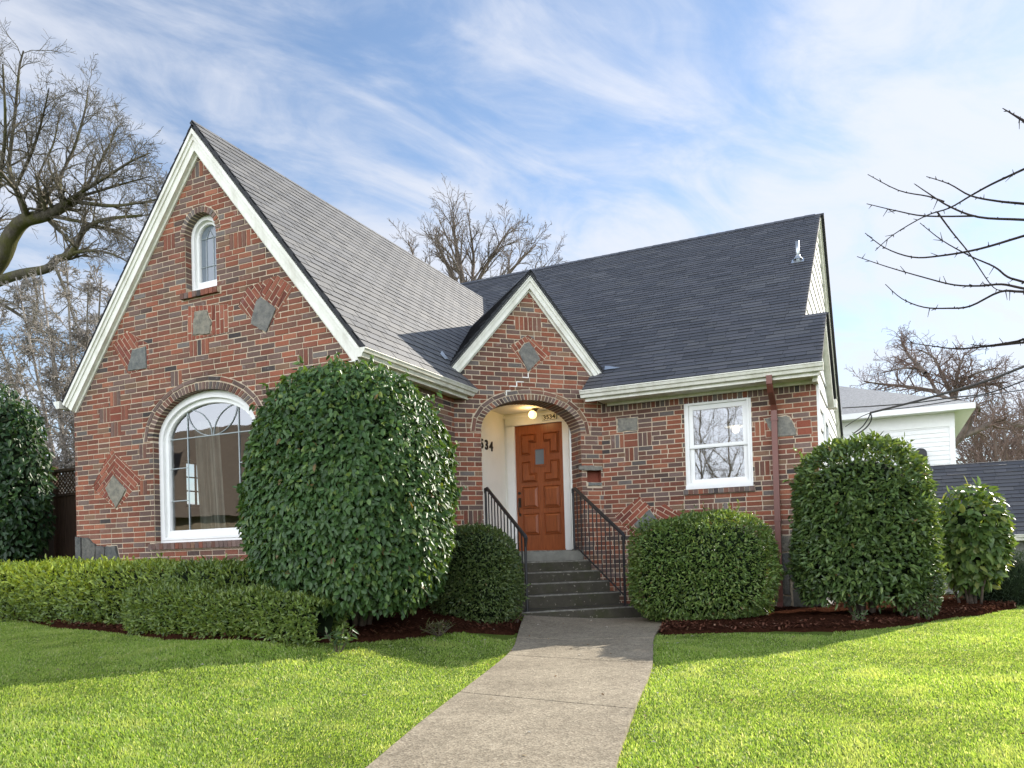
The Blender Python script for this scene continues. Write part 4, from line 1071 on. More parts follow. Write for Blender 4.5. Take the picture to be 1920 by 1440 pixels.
def text_mesh(s, size, depth=.004, bold=0.):
    cu = bpy.data.curves.new('digits', 'FONT'); cu.body = s; cu.size = size; cu.extrude = depth; cu.offset = bold; cu.align_x = 'CENTER'; cu.align_y = 'CENTER'
    o = bpy.data.objects.new('digits', cu); COL.objects.link(o)
    dg = bpy.context.evaluated_depsgraph_get(); me = bpy.data.meshes.new_from_object(o.evaluated_get(dg))
    bpy.data.objects.remove(o); return me
def porch():
    YD = 11.6
    mb = MB()
    mb.box((-5.65, 9.75, .9), (-5.55, YD, 3.2)); mb.box((-4.28, 11.21, .9), (-4.2, YD, 3.2))
    mb.box((-5.65, YD, 2.96), (-4.15, YD + .1, 3.2)); mb.box((-5.65, YD, .88), (-5.41, YD + .1, 2.96)); mb.box((-4.49, YD, .88), (-4.15, YD + .1, 2.96))
    mb.add([(-5.64, 9.78, 3.125), (-5.36, 9.78, 3.125), (-3.95, 11.19, 3.125), (-3.95, 11.7, 3.125), (-5.64, 11.7, 3.125)], [(4, 3, 2, 1, 0)])
    mb.build('porch_wall', 'plaster', H, label='white plaster walls and ceiling of the entrance recess')
    mb = MB(); y1 = YD - .028
    mb.box((-5.50, y1, .9), (-5.385, YD + .02, 2.935)); mb.box((-4.525, y1, .9), (-4.43, YD + .02, 2.935)); mb.box((-5.52, y1, 2.925), (-4.41, YD + .02, 3.05)); mb.box((-5.55, y1 - .015, 3.05), (-4.40, YD + .02, 3.085))
    mb.box((-5.395, y1 + .012, .9), (-5.37, YD + .06, 2.935)); mb.box((-4.54, y1 + .012, .9), (-4.515, YD + .06, 2.935))
    mb.build('door_frame', 'white', H)
    # panelled front door
    x0, x1, z0, z1 = -5.375, -4.53, .925, 2.925
    fd = frame((0, YD + .02, 0), (1, 0, 0), (0, -1, 0))
    mb = MB(); mb.prism(rect(x0, z0, x1, z1), fd, -.045, 0)
    def X(px): return x0 + (px - 525) / (860 - 525) * (x1 - x0)
    def Zf(py): return z1 - (py - 45) / (888 - 45) * (z1 - z0)
    def off(poly, d):
        n = len(poly); out = []
        for i in range(n):
            a, b, c = poly[i - 1], poly[i], poly[(i + 1) % n]
            def nr(p, q):
                l = math.hypot(q[0] - p[0], q[1] - p[1]); return (-(q[1] - p[1]) / l, (q[0] - p[0]) / l)
            n1, n2 = nr(a, b), nr(b, c); k = 1 + n1[0] * n2[0] + n1[1] * n2[1]
            out.append((b[0] + (n1[0] + n2[0]) * d / k, b[1] + (n1[1] + n2[1]) * d / k))
        return out
    def panel(poly):
        poly = ccw(poly); lv = [(poly, 0), (off(poly, .010), .016), (off(poly, .020), .001), (off(poly, .055 if len(poly) == 4 else .038), .026)]
        n = len(poly)
        for (a, wa), (b, wb) in zip(lv[:-1], lv[1:]):
            for i in range(n):
                j = (i + 1) % n; mb.add([fd(*a[i], wa), fd(*a[j], wa), fd(*b[j], wb), fd(*b[i], wb)], [(0, 1, 2, 3)])
        mb.add([fd(*p, lv[-1][1]) for p in lv[-1][0]], [range(n)])
    xl0, xl1, xr0, xr1 = X(565), X(680), X(712), X(828)
    for a, b in ((460, 612), (642, 790)):
        panel(rect(xl0, Zf(b), xl1, Zf(a))); panel(rect(xr0, Zf(b), xr1, Zf(a)))
    yt, ym0, ym1, yb = Zf(105), Zf(248), Zf(290), Zf(435)
    wi, g = X(632), X(674)
    wj, g2 = X(762), X(720)
    hb, ht = Zf(372), Zf(168)
    panel([(xl0, ym0), (wi, ym0), (wi, ht), (g, ht), (g, yt), (xl0, yt)])
    panel([(g2, ht), (wj, ht), (wj, ym0), (xr1, ym0), (xr1, yt), (g2, yt)])
    panel([(xl0, yb), (g, yb), (g, hb), (wi, hb), (wi, ym1), (xl0, ym1)])
    panel([(g2, yb), (xr1, yb), (xr1, ym1), (wj, ym1), (wj, hb), (g2, hb)])
    gx0, gx1, gz0, gz1 = X(655), X(735), Zf(328), Zf(205)
    ring(mb, fd, rect(gx0, gz0, gx1, gz1), rect(gx0 + .025, gz0 + .025, gx1 - .025, gz1 - .025), 0, .014)
    door = mb.build('door', 'door', H, label='orange brown wooden front door with carved panels')
    g_ = MB(); g_.prism(rect(gx0 + .02, gz0 + .02, gx1 - .02, gz1 - .02), fd, 0, .004); g_.build('pane', 'greyglass', door)
    h = MB(); hx = X(548)
    hp = lambda py: fd(hx, Zf(py), .0)
    h.lathe([(.0, 0), (.02, 0)], (0, 0, -50), 4) if False else None
    h.prism(rect(hx - .022, Zf(600), hx + .022, Zf(535)), fd, 0, .008); h.prism(rect(hx - .016, Zf(660), hx + .016, Zf(640)), fd, 0, .008)
    h.tube([fd(hx, Zf(560), .01), fd(hx, Zf(562), .045), fd(hx, Zf(600), .055), fd(hx, Zf(635), .045), fd(hx, Zf(650), .01)], .009, 8)
    h.tube([fd(hx, Zf(503), 0), fd(hx, Zf(503), .02)], .022, 12); h.tube([fd(hx, Zf(548), .0), fd(hx + .005, Zf(545), .05)], .012, 8)
    h.build('door_handle', 'bronze', door, smooth=False)
    s = MB(); s.box((x0 - .0, YD - .03, .895), (x1 + .0, YD + .06, .925)); s.build('threshold', 'door', door)
    # globe light
    lx, ly, lz = -4.93, 11.36, 3.075
    mb = MB(); mb.tube([(lx + .05, ly, 3.125), (lx + .05, ly, 3.20)], .06, 14); mb.tube([(lx + .055, ly, 3.19), (lx + .03, ly - .01, 3.125), (lx + .01, ly - .02, 3.10)], [.055, .055, .045], 14)
    pl = mb.build('porch_light', 'bronze', H)
    gl = MB(); prof = [(.066 * math.sin(math.pi * i / 12), -.066 * math.cos(math.pi * i / 12)) for i in range(13)]
    gl.lathe(prof, (lx, ly - .02, lz - .045), 20); gl.build('globe', 'lamp', pl, smooth=True)
    lt = bpy.data.lights.new('porch_lamp_light', 'POINT'); lt.energy = 2.0; lt.color = (1, .62, .25); lt.shadow_soft_size = .08
    lo = bpy.data.objects.new('porch_lamp_light', lt); COL.objects.link(lo); lo.location = (lx - .02, ly - .14, lz - .06); lo.parent = pl; lo.matrix_parent_inverse = Matrix.Translation(-world_loc(pl))
    # number plate on the door head
    fp = frame((0, 11.565, 0), (1, 0, 0), (0, -1, 0))
    q = lambda a, b: [(-4.85 + a, 2.985 + b), ]
    mb = MB(); ca, sa = math.cos(R(1)), math.sin(R(1))
    mb.prism([(-4.86, 2.955), (-4.615, 2.965), (-4.617, 3.055), (-4.862, 3.045)], fp, 0, .012, 0); mb.prism([(-4.856, 2.959), (-4.619, 2.969), (-4.621, 3.051), (-4.858, 3.041)], fp, .012, .0135, 1)
    pn = mb.build('number_plate', ['signblack', 'signwhite'], H, label='white plate with black numbers 3534')
    me = text_mesh('3534', .092, .002, .0025); me.transform(Matrix.Translation((-4.738, 11.549, 3.005)) @ Matrix.Rotation(R(2.4), 4, 'Y').inverted() @ Matrix.Rotation(R(90), 4, 'X') @ Matrix.Scale(1.12, 4, (1, 0, 0)))
    me.materials.clear(); me.materials.append(MAT['signblack']); link('digits', me, pn)
    # big numbers on the side wall, running down to the right
    for ch, y, z in (('3', 10.61, 2.56), ('5', 10.77, 2.557), ('3', 10.93, 2.555), ('4', 11.09, 2.55)):
        me = text_mesh(ch, .205, .006, .005); me.transform(Matrix.Translation((-5.542, y, z)) @ Matrix.Rotation(R(90), 4, 'Z') @ Matrix.Rotation(R(90), 4, 'X') @ Matrix.Scale(1.15, 4, (1, 0, 0)))
        me.materials.clear(); me.materials.append(MAT['signblack']); link('house_number', me, H, label='black wall numeral ' + ch)
def rooms():
    mb = MB()
    for lo, hi in (((-9.98, 7.52, .85), (-5.7, 11.0, .9)), ((-9.98, 11.0, .9), (-5.7, 11.05, 3.05)), ((-5.74, 7.52, .9), (-5.7, 11.0, 3.05)), ((-9.98, 7.52, 3.03), (-5.7, 11.0, 3.07))): mb.box(lo, hi, 1 if hi[2] < 1 else 0)
    mb.box((-9.98, 7.5, .9), (-9.94, 9.1, 3.05)); mb.box((-9.98, 9.6, .9), (-9.94, 11, 3.05)); mb.box((-9.98, 9.1, .9), (-9.94, 9.6, 1.75)); mb.box((-9.98, 9.1, 2.5), (-9.94, 9.6, 3.05))
    mb.box((-9.98, 7.50, .9), (-8.5, 7.515, 3.05)); mb.box((-6.8, 7.50, .9), (-5.5, 7.515, 3.05))
    for lo, hi in (((-3.6, 11.4, .85), (-.9, 14.4, .9)), ((-3.6, 14.4, .9), (-.9, 14.45, 3.1)), ((-3.62, 11.4, .9), (-3.58, 14.4, 3.1)), ((-.92, 11.4, .9), (-.88, 14.4, 3.1)), ((-3.6, 11.4, 3.05), (-.9, 14.4, 3.1))): mb.box(lo, hi, 1 if hi[2] < 1 else 0)
    mb.build('interior', ['room', 'roomfloor'], H)
    sw = MB(); sf = frame((-10.0, 0, 0), (0, 1, 0), (1, 0, 0))
    ring(sw, sf, rect(9.1, 1.75, 9.6, 2.5), rect(9.15, 1.80, 9.55, 2.45), -.04, .02); sw.box((-10.01, 9.335, 1.8), (-9.99, 9.365, 2.5)); sw.box((-10.01, 9.12, 2.0), (-9.99, 9.58, 2.02)); sw.box((-10.01, 9.12, 2.22), (-9.99, 9.58, 2.24))
    sw.build('window', 'dark', H, label='leaded side window seen through the living room')
    # gathered curtain beside the picture window
    mb = MB(); n = 26
    pts = [(-8.12 + .42 * i / n, 7.68 + .03 * math.sin(i * 1.75) + .012 * math.sin(i * 3.1)) for i in range(n + 1)]
    for (a, b), (c, d) in zip(pts[:-1], pts[1:]):
        mb.add([(a, b, .95), (c, d, .95), (c - .06, d, 2.0), (a - .06, b, 2.0), (c - .10, d, 2.72), (a - .10, b, 2.72)], [(0, 1, 2, 3), (3, 2, 4, 5)])
    tag(mb.build('curtain', 'curtain', smooth=True), 'grey gathered curtain hanging inside the large arched window', 'curtain')
    t = thing('side_table', 'small wooden table inside the large arched window', 'table', (-7.2, 8.3, .9))
    mb = MB(); mb.box((-7.5, 8.05, 1.36), (-6.8, 8.5, 1.40)); mb.build('tabletop', 'door', t)
    for x in (-7.45, -6.85):
        for y in (8.1, 8.45): m2 = MB(); m2.box((x - .02, y - .02, .9), (x + .02, y + .02, 1.36)); m2.build('leg', 'door', t)
    cl = thing('ceiling_lamp', 'lit ceiling lamp seen through the white sash window', 'lamp', (-2.05, 12.6, 3.05))
    m2 = MB(); m2.tube([(-2.05, 12.6, 3.05), (-2.05, 12.6, 2.78)], .012, 8); m2.lathe([(.05, .0), (.16, -.05), (.17, -.06)], (-2.05, 12.6, 2.80), 16); m2.build('lamp_shade', 'curtain', cl)
    m2 = MB(); m2.lathe([(.055 * math.sin(math.pi * i / 8), -.055 * math.cos(math.pi * i / 8)) for i in range(9)], (-2.05, 12.6, 2.70), 12); m2.build('bulb', 'bulb', cl, smooth=True)

front_wall(); diag_wall(); right_wall(); other_walls(); windows(); roofs(); trim(); porch(); rooms()

# ------------------------------------------------------------------ steps and railings
def steps():
    st = thing('entrance_steps', 'dark mossy concrete steps rising to the front door', 'steps', (-3.5, 9.5, 0))
    def blk(name, t0, t1, k0, k1, z0, z1, mat):
        mb = MB(); b = .018; zs = []
        prof = [(k0, z0), (k1 - .004, z0), (k1, z0 + .01), (k1, z1 - b), (k1 - b * .3, z1 - b * .3), (k1 - b, z1), (k0, z1)]
        n = 14; rows = []
        for i in range(n + 1):
            t = t0 + (t1 - t0) * i / n; j = random.uniform(-.003, .003)
            rows.append([DIAG(t, z + (j if z == z1 else 0), k + (j if k > k0 else 0)) for k, z in prof])
        V = [p for r in rows for p in r]; m = len(prof); F = []
        for i in range(n):
            for q in range(m):
                q2 = (q + 1) % m; F.append([i * m + q, i * m + q2, (i + 1) * m + q2, (i + 1) * m + q][::-1])
        F.append(list(range(m))); F.append([n * m + q for q in range(m)][::-1])
        mb.add(V, F); mb.m = [1 if (k < n * m and k % m in (3, 4)) else 0 for k in range(len(F))]     # paler chamfer faces paint in the sky light caught by the step edge
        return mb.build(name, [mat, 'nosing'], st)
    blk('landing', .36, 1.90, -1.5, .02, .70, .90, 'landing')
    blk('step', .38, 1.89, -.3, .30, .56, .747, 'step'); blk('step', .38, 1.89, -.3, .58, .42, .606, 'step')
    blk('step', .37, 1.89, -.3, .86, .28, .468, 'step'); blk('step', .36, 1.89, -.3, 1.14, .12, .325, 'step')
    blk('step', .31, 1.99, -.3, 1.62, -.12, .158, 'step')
steps()
def railing(t, side, label):
    k0, z0, k1, z1 = (-.0, 1.775, 1.52, 1.07)
    r = thing('stair_railing', label, 'railing', DIAG(t, .16, 1.5), 'iron railings beside the entrance steps')
    sl = (z1 - z0) / (k1 - k0)
    mb = MB(); d = .022
    pts = [DIAG(t, z0 - .05, k0 - .012), DIAG(t, z0 + .005, k0), DIAG(t, z0 + .01, k0 + .07), DIAG(t, z1 + .012, k1 - .02), DIAG(t, z1 - .02, k1 + .018), DIAG(t, z1 - .13, k1 + .012)]
    mb.tube(pts, [.018, .025, .025, .025, .025, .01], 8); mb.build('handrail', 'iron', r)
    mb = MB(); mb.tube([DIAG(t, z0 - .82, k0 + .03), DIAG(t, z1 - .82 + .04, k1 - .02)], .011, 6); mb.build('bottom_rail', 'iron', r)
    for k, z, zb in ((k0, z0, .90), (k1, z1, .155)):
        mb = MB(); mb.tube([DIAG(t, zb, k), DIAG(t, z, k)], .017, 6); mb.tube([DIAG(t, zb, k), DIAG(t, zb + .012, k)], .035, 8); mb.build('post', 'iron', r)
    n = 11
    for i in range(1, n + 1):
        k = k0 + (k1 - k0) * i / (n + 1); z = z0 + sl * (k - k0)
        mb = MB(); mb.tube([DIAG(t, z - .80, k), DIAG(t, z, k)], .009, 5); mb.build('baluster', 'iron', r)
railing(.43, -1, 'black iron stair railing on the left of the steps beside the clipped boxwood')
railing(1.77, 1, 'black iron stair railing on the right of the steps in front of the brick')

# ------------------------------------------------------------------ plants
def at(x, y, Y):
    """point at depth Y seen at (x, y) of a 1920 x 1440 frame"""
    c = Vector(((x - 960) / 1485.87, (y - 1019.64) / 1485.87, 1)); d = M.transposed() @ c
    d = d * (Y / d.y); return Vector((d.x, d.y, d.z + .85))
def unit(a): return a / np.maximum(1e-9, np.linalg.norm(a, axis=-1, keepdims=True))
def leaves(P, Nn, L, Wd, pal, wts, droop=.3, out=.5, rnd=.8, up=.4, fold=.12, curl=.15, twist=.35):
    n = len(P)
    L = L * RNG.uniform(.65, 1.25, n)[:, None]; Wd = Wd * RNG.uniform(.75, 1.2, n)[:, None]
    a = unit(Nn * out + RNG.normal(size=(n, 3)) * rnd * .6 + np.array([0, 0, -droop]))
    nn = Nn + np.array([0, 0, up]) + RNG.normal(size=(n, 3)) * twist
    nn = unit(nn - a * (nn * a).sum(-1, keepdims=True)); s = np.cross(a, nn)
    f = fold * Wd; c = curl * L
    V = np.stack([P, P + .3 * L * a + .5 * Wd * s + f * nn, P + .70 * L * a + .38 * Wd * s + f * nn * .8 - .35 * c * nn, P + L * a - c * nn,
                  P + .70 * L * a - .38 * Wd * s + f * nn * .8 - .35 * c * nn, P + .3 * L * a - .5 * Wd * s + f * nn], 1)
    i = np.arange(n)[:, None] * 6
    F = np.concatenate([i + np.array([[0, 1, 2, 3]]), i + np.array([[0, 3, 4, 5]])])
    c = np.array(pal)[RNG.choice(len(pal), n, p=np.array(wts) / sum(wts))] * RNG.uniform(.75, 1.25, n)[:, None]
    return V.reshape(-1, 3), F, np.concatenate([c, c])
def nz(P, s, o=0.): return np.array([mnoise.noise((p[0] * s + o, p[1] * s, p[2] * s)) for p in P])
def blob_points(n, c, r, e, rough, seed, zmin, depth=.14):
    d = unit(RNG.normal(size=(n, 3)))
    rr = (np.abs(d / r) ** e).sum(-1) ** (-1 / e)
    q = d * rr[:, None]
    g = np.sign(q) * np.abs(q / r) ** (e - 1) / r; nn = unit(g)
    k = 1 + rough * nz(q + np.array(c), 1.6, seed) + rough * .7 * nz(q + np.array(c), 4.5, seed + 9)
    k = k * (1 - depth * RNG.random(n) ** 1.6)
    P = np.array(c) + q * k[:, None]
    ok = P[:, 2] > zmin + .04 * RNG.normal(size=n)
    return P[ok], nn[ok]
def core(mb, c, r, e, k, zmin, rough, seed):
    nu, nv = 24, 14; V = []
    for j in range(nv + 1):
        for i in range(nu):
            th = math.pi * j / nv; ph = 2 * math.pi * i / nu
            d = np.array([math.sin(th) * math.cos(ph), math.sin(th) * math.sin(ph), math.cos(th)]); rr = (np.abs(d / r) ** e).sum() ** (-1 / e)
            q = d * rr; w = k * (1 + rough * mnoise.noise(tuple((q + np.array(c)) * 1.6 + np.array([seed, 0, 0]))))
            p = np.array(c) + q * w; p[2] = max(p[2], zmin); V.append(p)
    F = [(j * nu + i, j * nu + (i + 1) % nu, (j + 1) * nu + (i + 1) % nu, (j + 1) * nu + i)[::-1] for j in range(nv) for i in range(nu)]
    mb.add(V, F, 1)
def assemble(name, parts, mat, parent, cores=None):
    V, F, C = [], [], []; b = 0
    for v, f, c in parts: V.append(v); F.append(f + b); C.append(c); b += len(v)
    nF = sum(len(f) for f in F); mi = [0] * nF
    if cores is not None:
        V.append(np.array(cores.v)); F.append(np.array(cores.f) + b); C.append(np.full((len(cores.f), 3), .01)); mi += [1] * len(cores.f)
    return np_mesh(name, np.concatenate(V), [np.concatenate(F)], [mat, 'inner'], col=np.concatenate(C), mi=mi, parent=parent)
def stems(parent, x, y, z0, n, spread, h, r, mat='stem', name='stem', lean=.4):
    for i in range(n):
        mb = MB(); a = random.uniform(0, 6.28); q = spread * random.random() ** .5
        p = Vector((x + q * math.cos(a) * .4, y + q * math.sin(a) * .4, z0 - .03)); hh = h * random.uniform(.7, 1.1)
        e = Vector((x + q * math.cos(a), y + q * math.sin(a), z0 + hh)); m = (p + e) / 2 + Vector((random.uniform(-.04, .04), random.uniform(-.04, .04), 0))
        mb.tube([p, m, e], [r, r * .8, r * .5], 6); mb.build(name, mat, parent, smooth=True)
CAM_P = [(.044, .094, .030), (.058, .114, .035), (.074, .138, .042), (.10, .17, .042), (.145, .20, .045)]
def shrub(name, label, cat, x, y, z0, r, h, e, n, L, Wd, pal, wts, mat, droop, rough=.06, zlow=.05, kc=.86, cz=.5, stem=(7, .3, .5, .018), group=None, **kw):
    t = thing(name, label, cat, (x, y, z0), group)
    c = (x, y, z0 + h * cz); rr = np.array([r[0], r[1], h * (1 - cz)])
    s = random.uniform(0, 50)
    P, N = blob_points(n, c, rr, e, rough, s, z0 + zlow)
    k = RNG.choice(len(P), max(30, len(P) // 160)); Q, QN = [], []       # stray shoots beyond the clipped outline
    for i in k:
        ln = RNG.uniform(.03, .11) * min(1.2, h / 1.4)
        for f in np.linspace(.15, 1, 7): Q.append(P[i] + N[i] * ln * f + np.array([0, 0, ln * f * .5])); QN.append(N[i] + RNG.normal(size=3) * .8)
    P = np.concatenate([P, np.array(Q)]); N = np.concatenate([N, unit(np.array(QN))])
    v, f, col = leaves(P, N, L, Wd, pal, wts, droop, **kw)
    old = RNG.random(len(P)) < .006; col[np.r_[old, old]] = np.array([.16, .11, .04])
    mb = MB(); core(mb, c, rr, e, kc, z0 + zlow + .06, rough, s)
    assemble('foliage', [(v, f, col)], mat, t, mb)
    if stem: stems(t, x, y, z0, stem[0], stem[1], stem[2], stem[3])
    return t
def plants():
    shrub('camellia', 'tall dome shaped camellia with dark glossy leaves in front of the arched window', 'shrub', -4.74, 6.36, .15, (.99, .90), 2.60, 2.4, 38000, .068, .037, CAM_P, [3, 4, 3, 1.3, .4], 'leaf_gloss', .75, rough=.05, zlow=.24, kc=.86, stem=(9, .35, .9, .03), out=.42, rnd=.75, up=.15, twist=.3)
    AZ = [(.092, .155, .034), (.12, .19, .042), (.155, .22, .052), (.19, .235, .07), (.06, .105, .026)]
    shrub('boxwood', 'clipped boxwood left of the steps with small dull leaves', 'shrub', -4.20, 7.92, .04, (.47, .46), 1.14, 3.0, 17000, .036, .017, [(.080, .125, .036), (.105, .15, .044), (.135, .175, .058), (.055, .09, .028)], [3, 3, 1.6, 2], 'leaf', .1, rough=.08, zlow=.02, kc=.86, out=.85)
    shrub('azalea', 'wide rounded light green azalea right of the steps below the sash window', 'shrub', -1.98, 9.45, -.02, (.84, .72), 1.28, 2.9, 26000, .045, .018, AZ, [3, 4, 3, 1.3, 2], 'leaf', .1, rough=.10, zlow=.02, kc=.84, out=.85)
    t = shrub('rhododendron', 'large round topped evergreen shrub in front of the right house corner', 'shrub', -.24, 10.0, -.02, (.735, .70), 2.09, 2.7, 19000, .078, .032, [(.070, .12, .036), (.092, .15, .044), (.12, .18, .052), (.16, .22, .065), (.05, .085, .03)], [3, 4, 3, 1, 2], 'leaf', .1, rough=.10, zlow=.24, kc=.76, stem=(9, .4, 1.1, .022), out=.75, up=.6)
    shrub('low_shrub', 'small loose shrub at the foot of the large round shrub', 'shrub', .30, 9.85, .0, (.26, .26), .80, 2.2, 3200, .045, .018, [(.05, .085, .028), (.075, .115, .034), (.1, .14, .05)], [3, 3, 1], 'leaf', .1, rough=.18, zlow=.02, kc=.6, out=.8)
    # big-leaved rhododendron
    t = thing('rhododendron', 'broad leaved rhododendron with drooping leaves in front of the dark garage roof', 'shrub', (.98, 11.7, 0))
    P, N = blob_points(2300, (.98, 11.7, .90), np.array([.40, .40, .68]), 2.3, .1, 3., .25, .25)
    pal = [(.075, .13, .036), (.10, .165, .042), (.145, .21, .052), (.21, .24, .07)]
    a = leaves(P, N, .135, .062, pal, [3, 4, 2, .7], .45, out=.55, up=.6, curl=.1)
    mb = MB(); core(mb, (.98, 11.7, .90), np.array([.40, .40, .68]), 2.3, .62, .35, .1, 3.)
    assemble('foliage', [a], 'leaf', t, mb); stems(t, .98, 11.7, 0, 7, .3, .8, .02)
    # dwarf pine
    t = thing('dwarf_pine', 'low dark dwarf pine under the rhododendron by the garage', 'conifer', (1.42, 12.6, 0))
    P, N = blob_points(9000, (1.42, 12.6, .28), np.array([.62, .5, .44]), 2.1, .25, 8., .0, .3)
    a = leaves(P, N, .07, .006, [(.028, .05, .028), (.04, .065, .034), (.055, .085, .04)], [3, 3, 1], -.5, out=.9, rnd=.7, fold=0, curl=.05)
    mb = MB(); core(mb, (1.42, 12.6, .28), np.array([.62, .5, .44]), 2.1, .8, .0, .25, 8.)
    assemble('foliage', [a], 'needle', t, mb); stems(t, 1.42, 12.6, 0, 4, .2, .4, .02)
    # laurel at the left edge
    t = thing('laurel', 'tall dark evergreen laurel at the left edge beside the wooden fence', 'shrub', (-12.4, 7.95, .15))
    c = (-12.85, 7.55, 2.0); r = np.array([1.6, .55, 1.75])
    P, N = blob_points(21000, c, r, 2.7, .07, 21., .75, .16)
    a = leaves(P, N, .105, .048, [(.020, .050, .018), (.028, .064, .022), (.038, .080, .026), (.055, .10, .032)], [3, 4, 2, .7], 'x' and .7, out=.42, up=.2)
    mb = MB(); core(mb, c, r, 2.7, .86, .85, .07, 21.)
    assemble('foliage', [a], 'leaf_gloss', t, mb); stems(t, -12.5, 7.9, .15, 7, .6, .9, .035)
    # hedges: boxy masses following a line
    def hedge(name, label, line, w, h0, h1, n, L, Wd, pal, wts, gfun, mat='leaf', group=None, seed=0.):
        ln = np.array(line); ds = np.concatenate([[0], np.cumsum(np.hypot(*np.diff(ln, axis=0).T))]); T = ds[-1]
        def pt(s): return np.stack([np.interp(s, ds, ln[:, 0]), np.interp(s, ds, ln[:, 1])], -1)
        t = thing(name, label, 'hedge', (ln[:, 0].mean(), ln[:, 1].mean(), gz(ln[:, 0].mean(), ln[:, 1].mean())), group)
        s = RNG.uniform(0, T, n); c = pt(s); tg = unit(pt(np.minimum(s + .05, T)) - pt(np.maximum(s - .05, 0)))
        nr = np.stack([tg[:, 1], -tg[:, 0]], -1)                       # towards the viewer when the line runs left to right
        h = np.interp(s, [0, T], [h0, h1]) * (1 + .15 * nz(np.c_[c, c[:, 0] * 0], 2.6, seed) + .10 * (RNG.random(n) ** 12))
        a = RNG.uniform(-48, 228, n); ca, sa = np.cos(np.radians(a)), np.sin(np.radians(a))
        ex = 4.; rr = (np.abs(ca) ** ex + np.abs(sa) ** ex) ** (-1 / ex)
        cu, cz_ = ca * rr, sa * rr
        end = np.minimum(1, np.minimum(s, T - s) / .22) ** .4
        k = (1 - .16 * RNG.random(n) ** 1.5) * (1 + .10 * nz(np.c_[c, cu * w], 3.1, seed + 5))
        zmid = h * .48
        P = np.c_[c + nr * (cu * w * .5 * k * (.65 + .35 * end))[:, None], gzv(c[:, 0], c[:, 1]) + zmid + cz_ * h * .52 * k * (.8 + .2 * end)]
        N = unit(np.c_[nr * (np.sign(cu) * np.abs(cu) ** 3)[:, None], np.sign(cz_) * np.abs(cz_) ** 3])
        wt = gfun(P)
        c_ = leaves(P, N, L, Wd, pal, wts, -.35, out=.55, rnd=.8, up=.4)
        col = c_[2] * (1 + wt[:, None] * np.array([1.25, .95, .25]))[np.r_[0:len(P), 0:len(P)]]
        mb = MB(); m = 40; prof = [(-.25, -.34), (.25, -.34), (.42, .15), (.34, .42), (-.34, .42), (-.42, .15)]; V = []
        for i in range(m + 1):
            q = pt(np.array([.12 + (T - .24) * i / m]))[0]; q2 = pt(np.array([min(T, .17 + (T - .24) * i / m)]))[0] - pt(np.array([max(0, .07 + (T - .24) * i / m)]))[0]; q2 /= np.hypot(*q2)
            hh = np.interp(i / m, [0, 1], [h0, h1])
            for u, v in prof: V.append((q[0] + q2[1] * u * w * .92, q[1] - q2[0] * u * w * .92, gz(q[0], q[1]) + hh * (.48 + v * .98)))
        F = [[i * 6 + k, i * 6 + (k + 1) % 6, (i + 1) * 6 + (k + 1) % 6, (i + 1) * 6 + k] for i in range(m) for k in range(6)]
        mb.add(V, F, 1); mb.f = [list(f) for f in mb.f]
        assemble('foliage', [(c_[0], c_[1], col)], mat, t, mb)
        for i in range(int(T * 9)):
            sb = MB(); q = pt(np.array([random.uniform(.1, T - .1)]))[0]; z = gz(q[0], q[1]); o = random.uniform(-.25, .28) * w
            p = Vector((q[0] + random.uniform(-.05, .05), q[1] - o, z)); e = p + Vector((random.uniform(-.12, .12), random.uniform(-.15, .08), random.uniform(.25, .4)))
            sb.tube([p, (p + e) / 2 + Vector((.02, 0, .03)), e], [.008, .006, .004], 4); sb.build('stem', 'stem', t)
    HP = [(.105, .165, .036), (.14, .20, .046), (.18, .24, .06), (.07, .115, .028)]
    hedge('hedge', 'long low hedge along the front wall with yellow green new growth', [(-11.4, 6.95), (-9.2, 6.55), (-7.6, 6.3), (-6.3, 6.15), (-5.5, 6.2)], .85, .71, .64, 24000, .062, .022, HP, [3, 4, 2, 2], lambda P: np.clip((-6.4 - P[:, 0]) / 2.2, 0, 1) * np.clip((P[:, 2] - .35) / .5, 0, 1) * (.8 + 1.3 * RNG.random(len(P))), group='low hedges under the front window', seed=2.)
    hedge('hedge', 'shorter front hedge with dense green leaves beside the big camellia', [(-6.95, 5.80), (-5.9, 5.68), (-5.0, 5.62), (-4.45, 5.66)], .60, .47, .38, 15000, .048, .018, HP, [3, 4, 2, 2], lambda P: .15 * RNG.random(len(P)), group='low hedges under the front window', seed=6.)
    # small plants in the bed
    def sprig(name, label, cat, x, y, n, L, Wd, h, pal, sp=.12):
        z = gz(x, y) + .03; t = thing(name, label, cat, (x, y, z)); Ps, Ns = [], []
        for i in range(n):
            a = random.uniform(0, 6.28); e = Vector((x + sp * math.cos(a) * random.random(), y + sp * math.sin(a) * random.random(), z + h * random.uniform(.5, 1)))
            p = Vector((x + .02 * math.cos(a), y + .02 * math.sin(a), z - .02)); mb = MB(); mb.tube([p, (p + e) / 2, e], [.005, .004, .003], 4); mb.build('stem', 'stem', t)
            for k in range(9):
                f = random.uniform(.35, 1); Ps.append(p.lerp(e, f)); Ns.append(Vector((random.gauss(0, 1), random.gauss(0, 1), .6)).normalized())
        a = leaves(np.array([tuple(p) for p in Ps]), np.array([tuple(p) for p in Ns]), L, Wd, pal, [1] * len(pal), .05, out=.9, up=.8)
        assemble('foliage', [a], 'leaf', t)
    GP = [(.07, .12, .045), (.10, .15, .06), (.05, .09, .035)]
    sprig('seedling', 'small grey green seedling at the lawn edge below the camellia', 'plant', -4.2, 5.42, 9, .075, .026, .20, GP, .16)
    sprig('fern', 'little brownish fern in the mulch between camellia and boxwood', 'plant', -4.0, 6.75, 12, .07, .012, .12, [(.12, .12, .05), (.09, .10, .04)], .26)
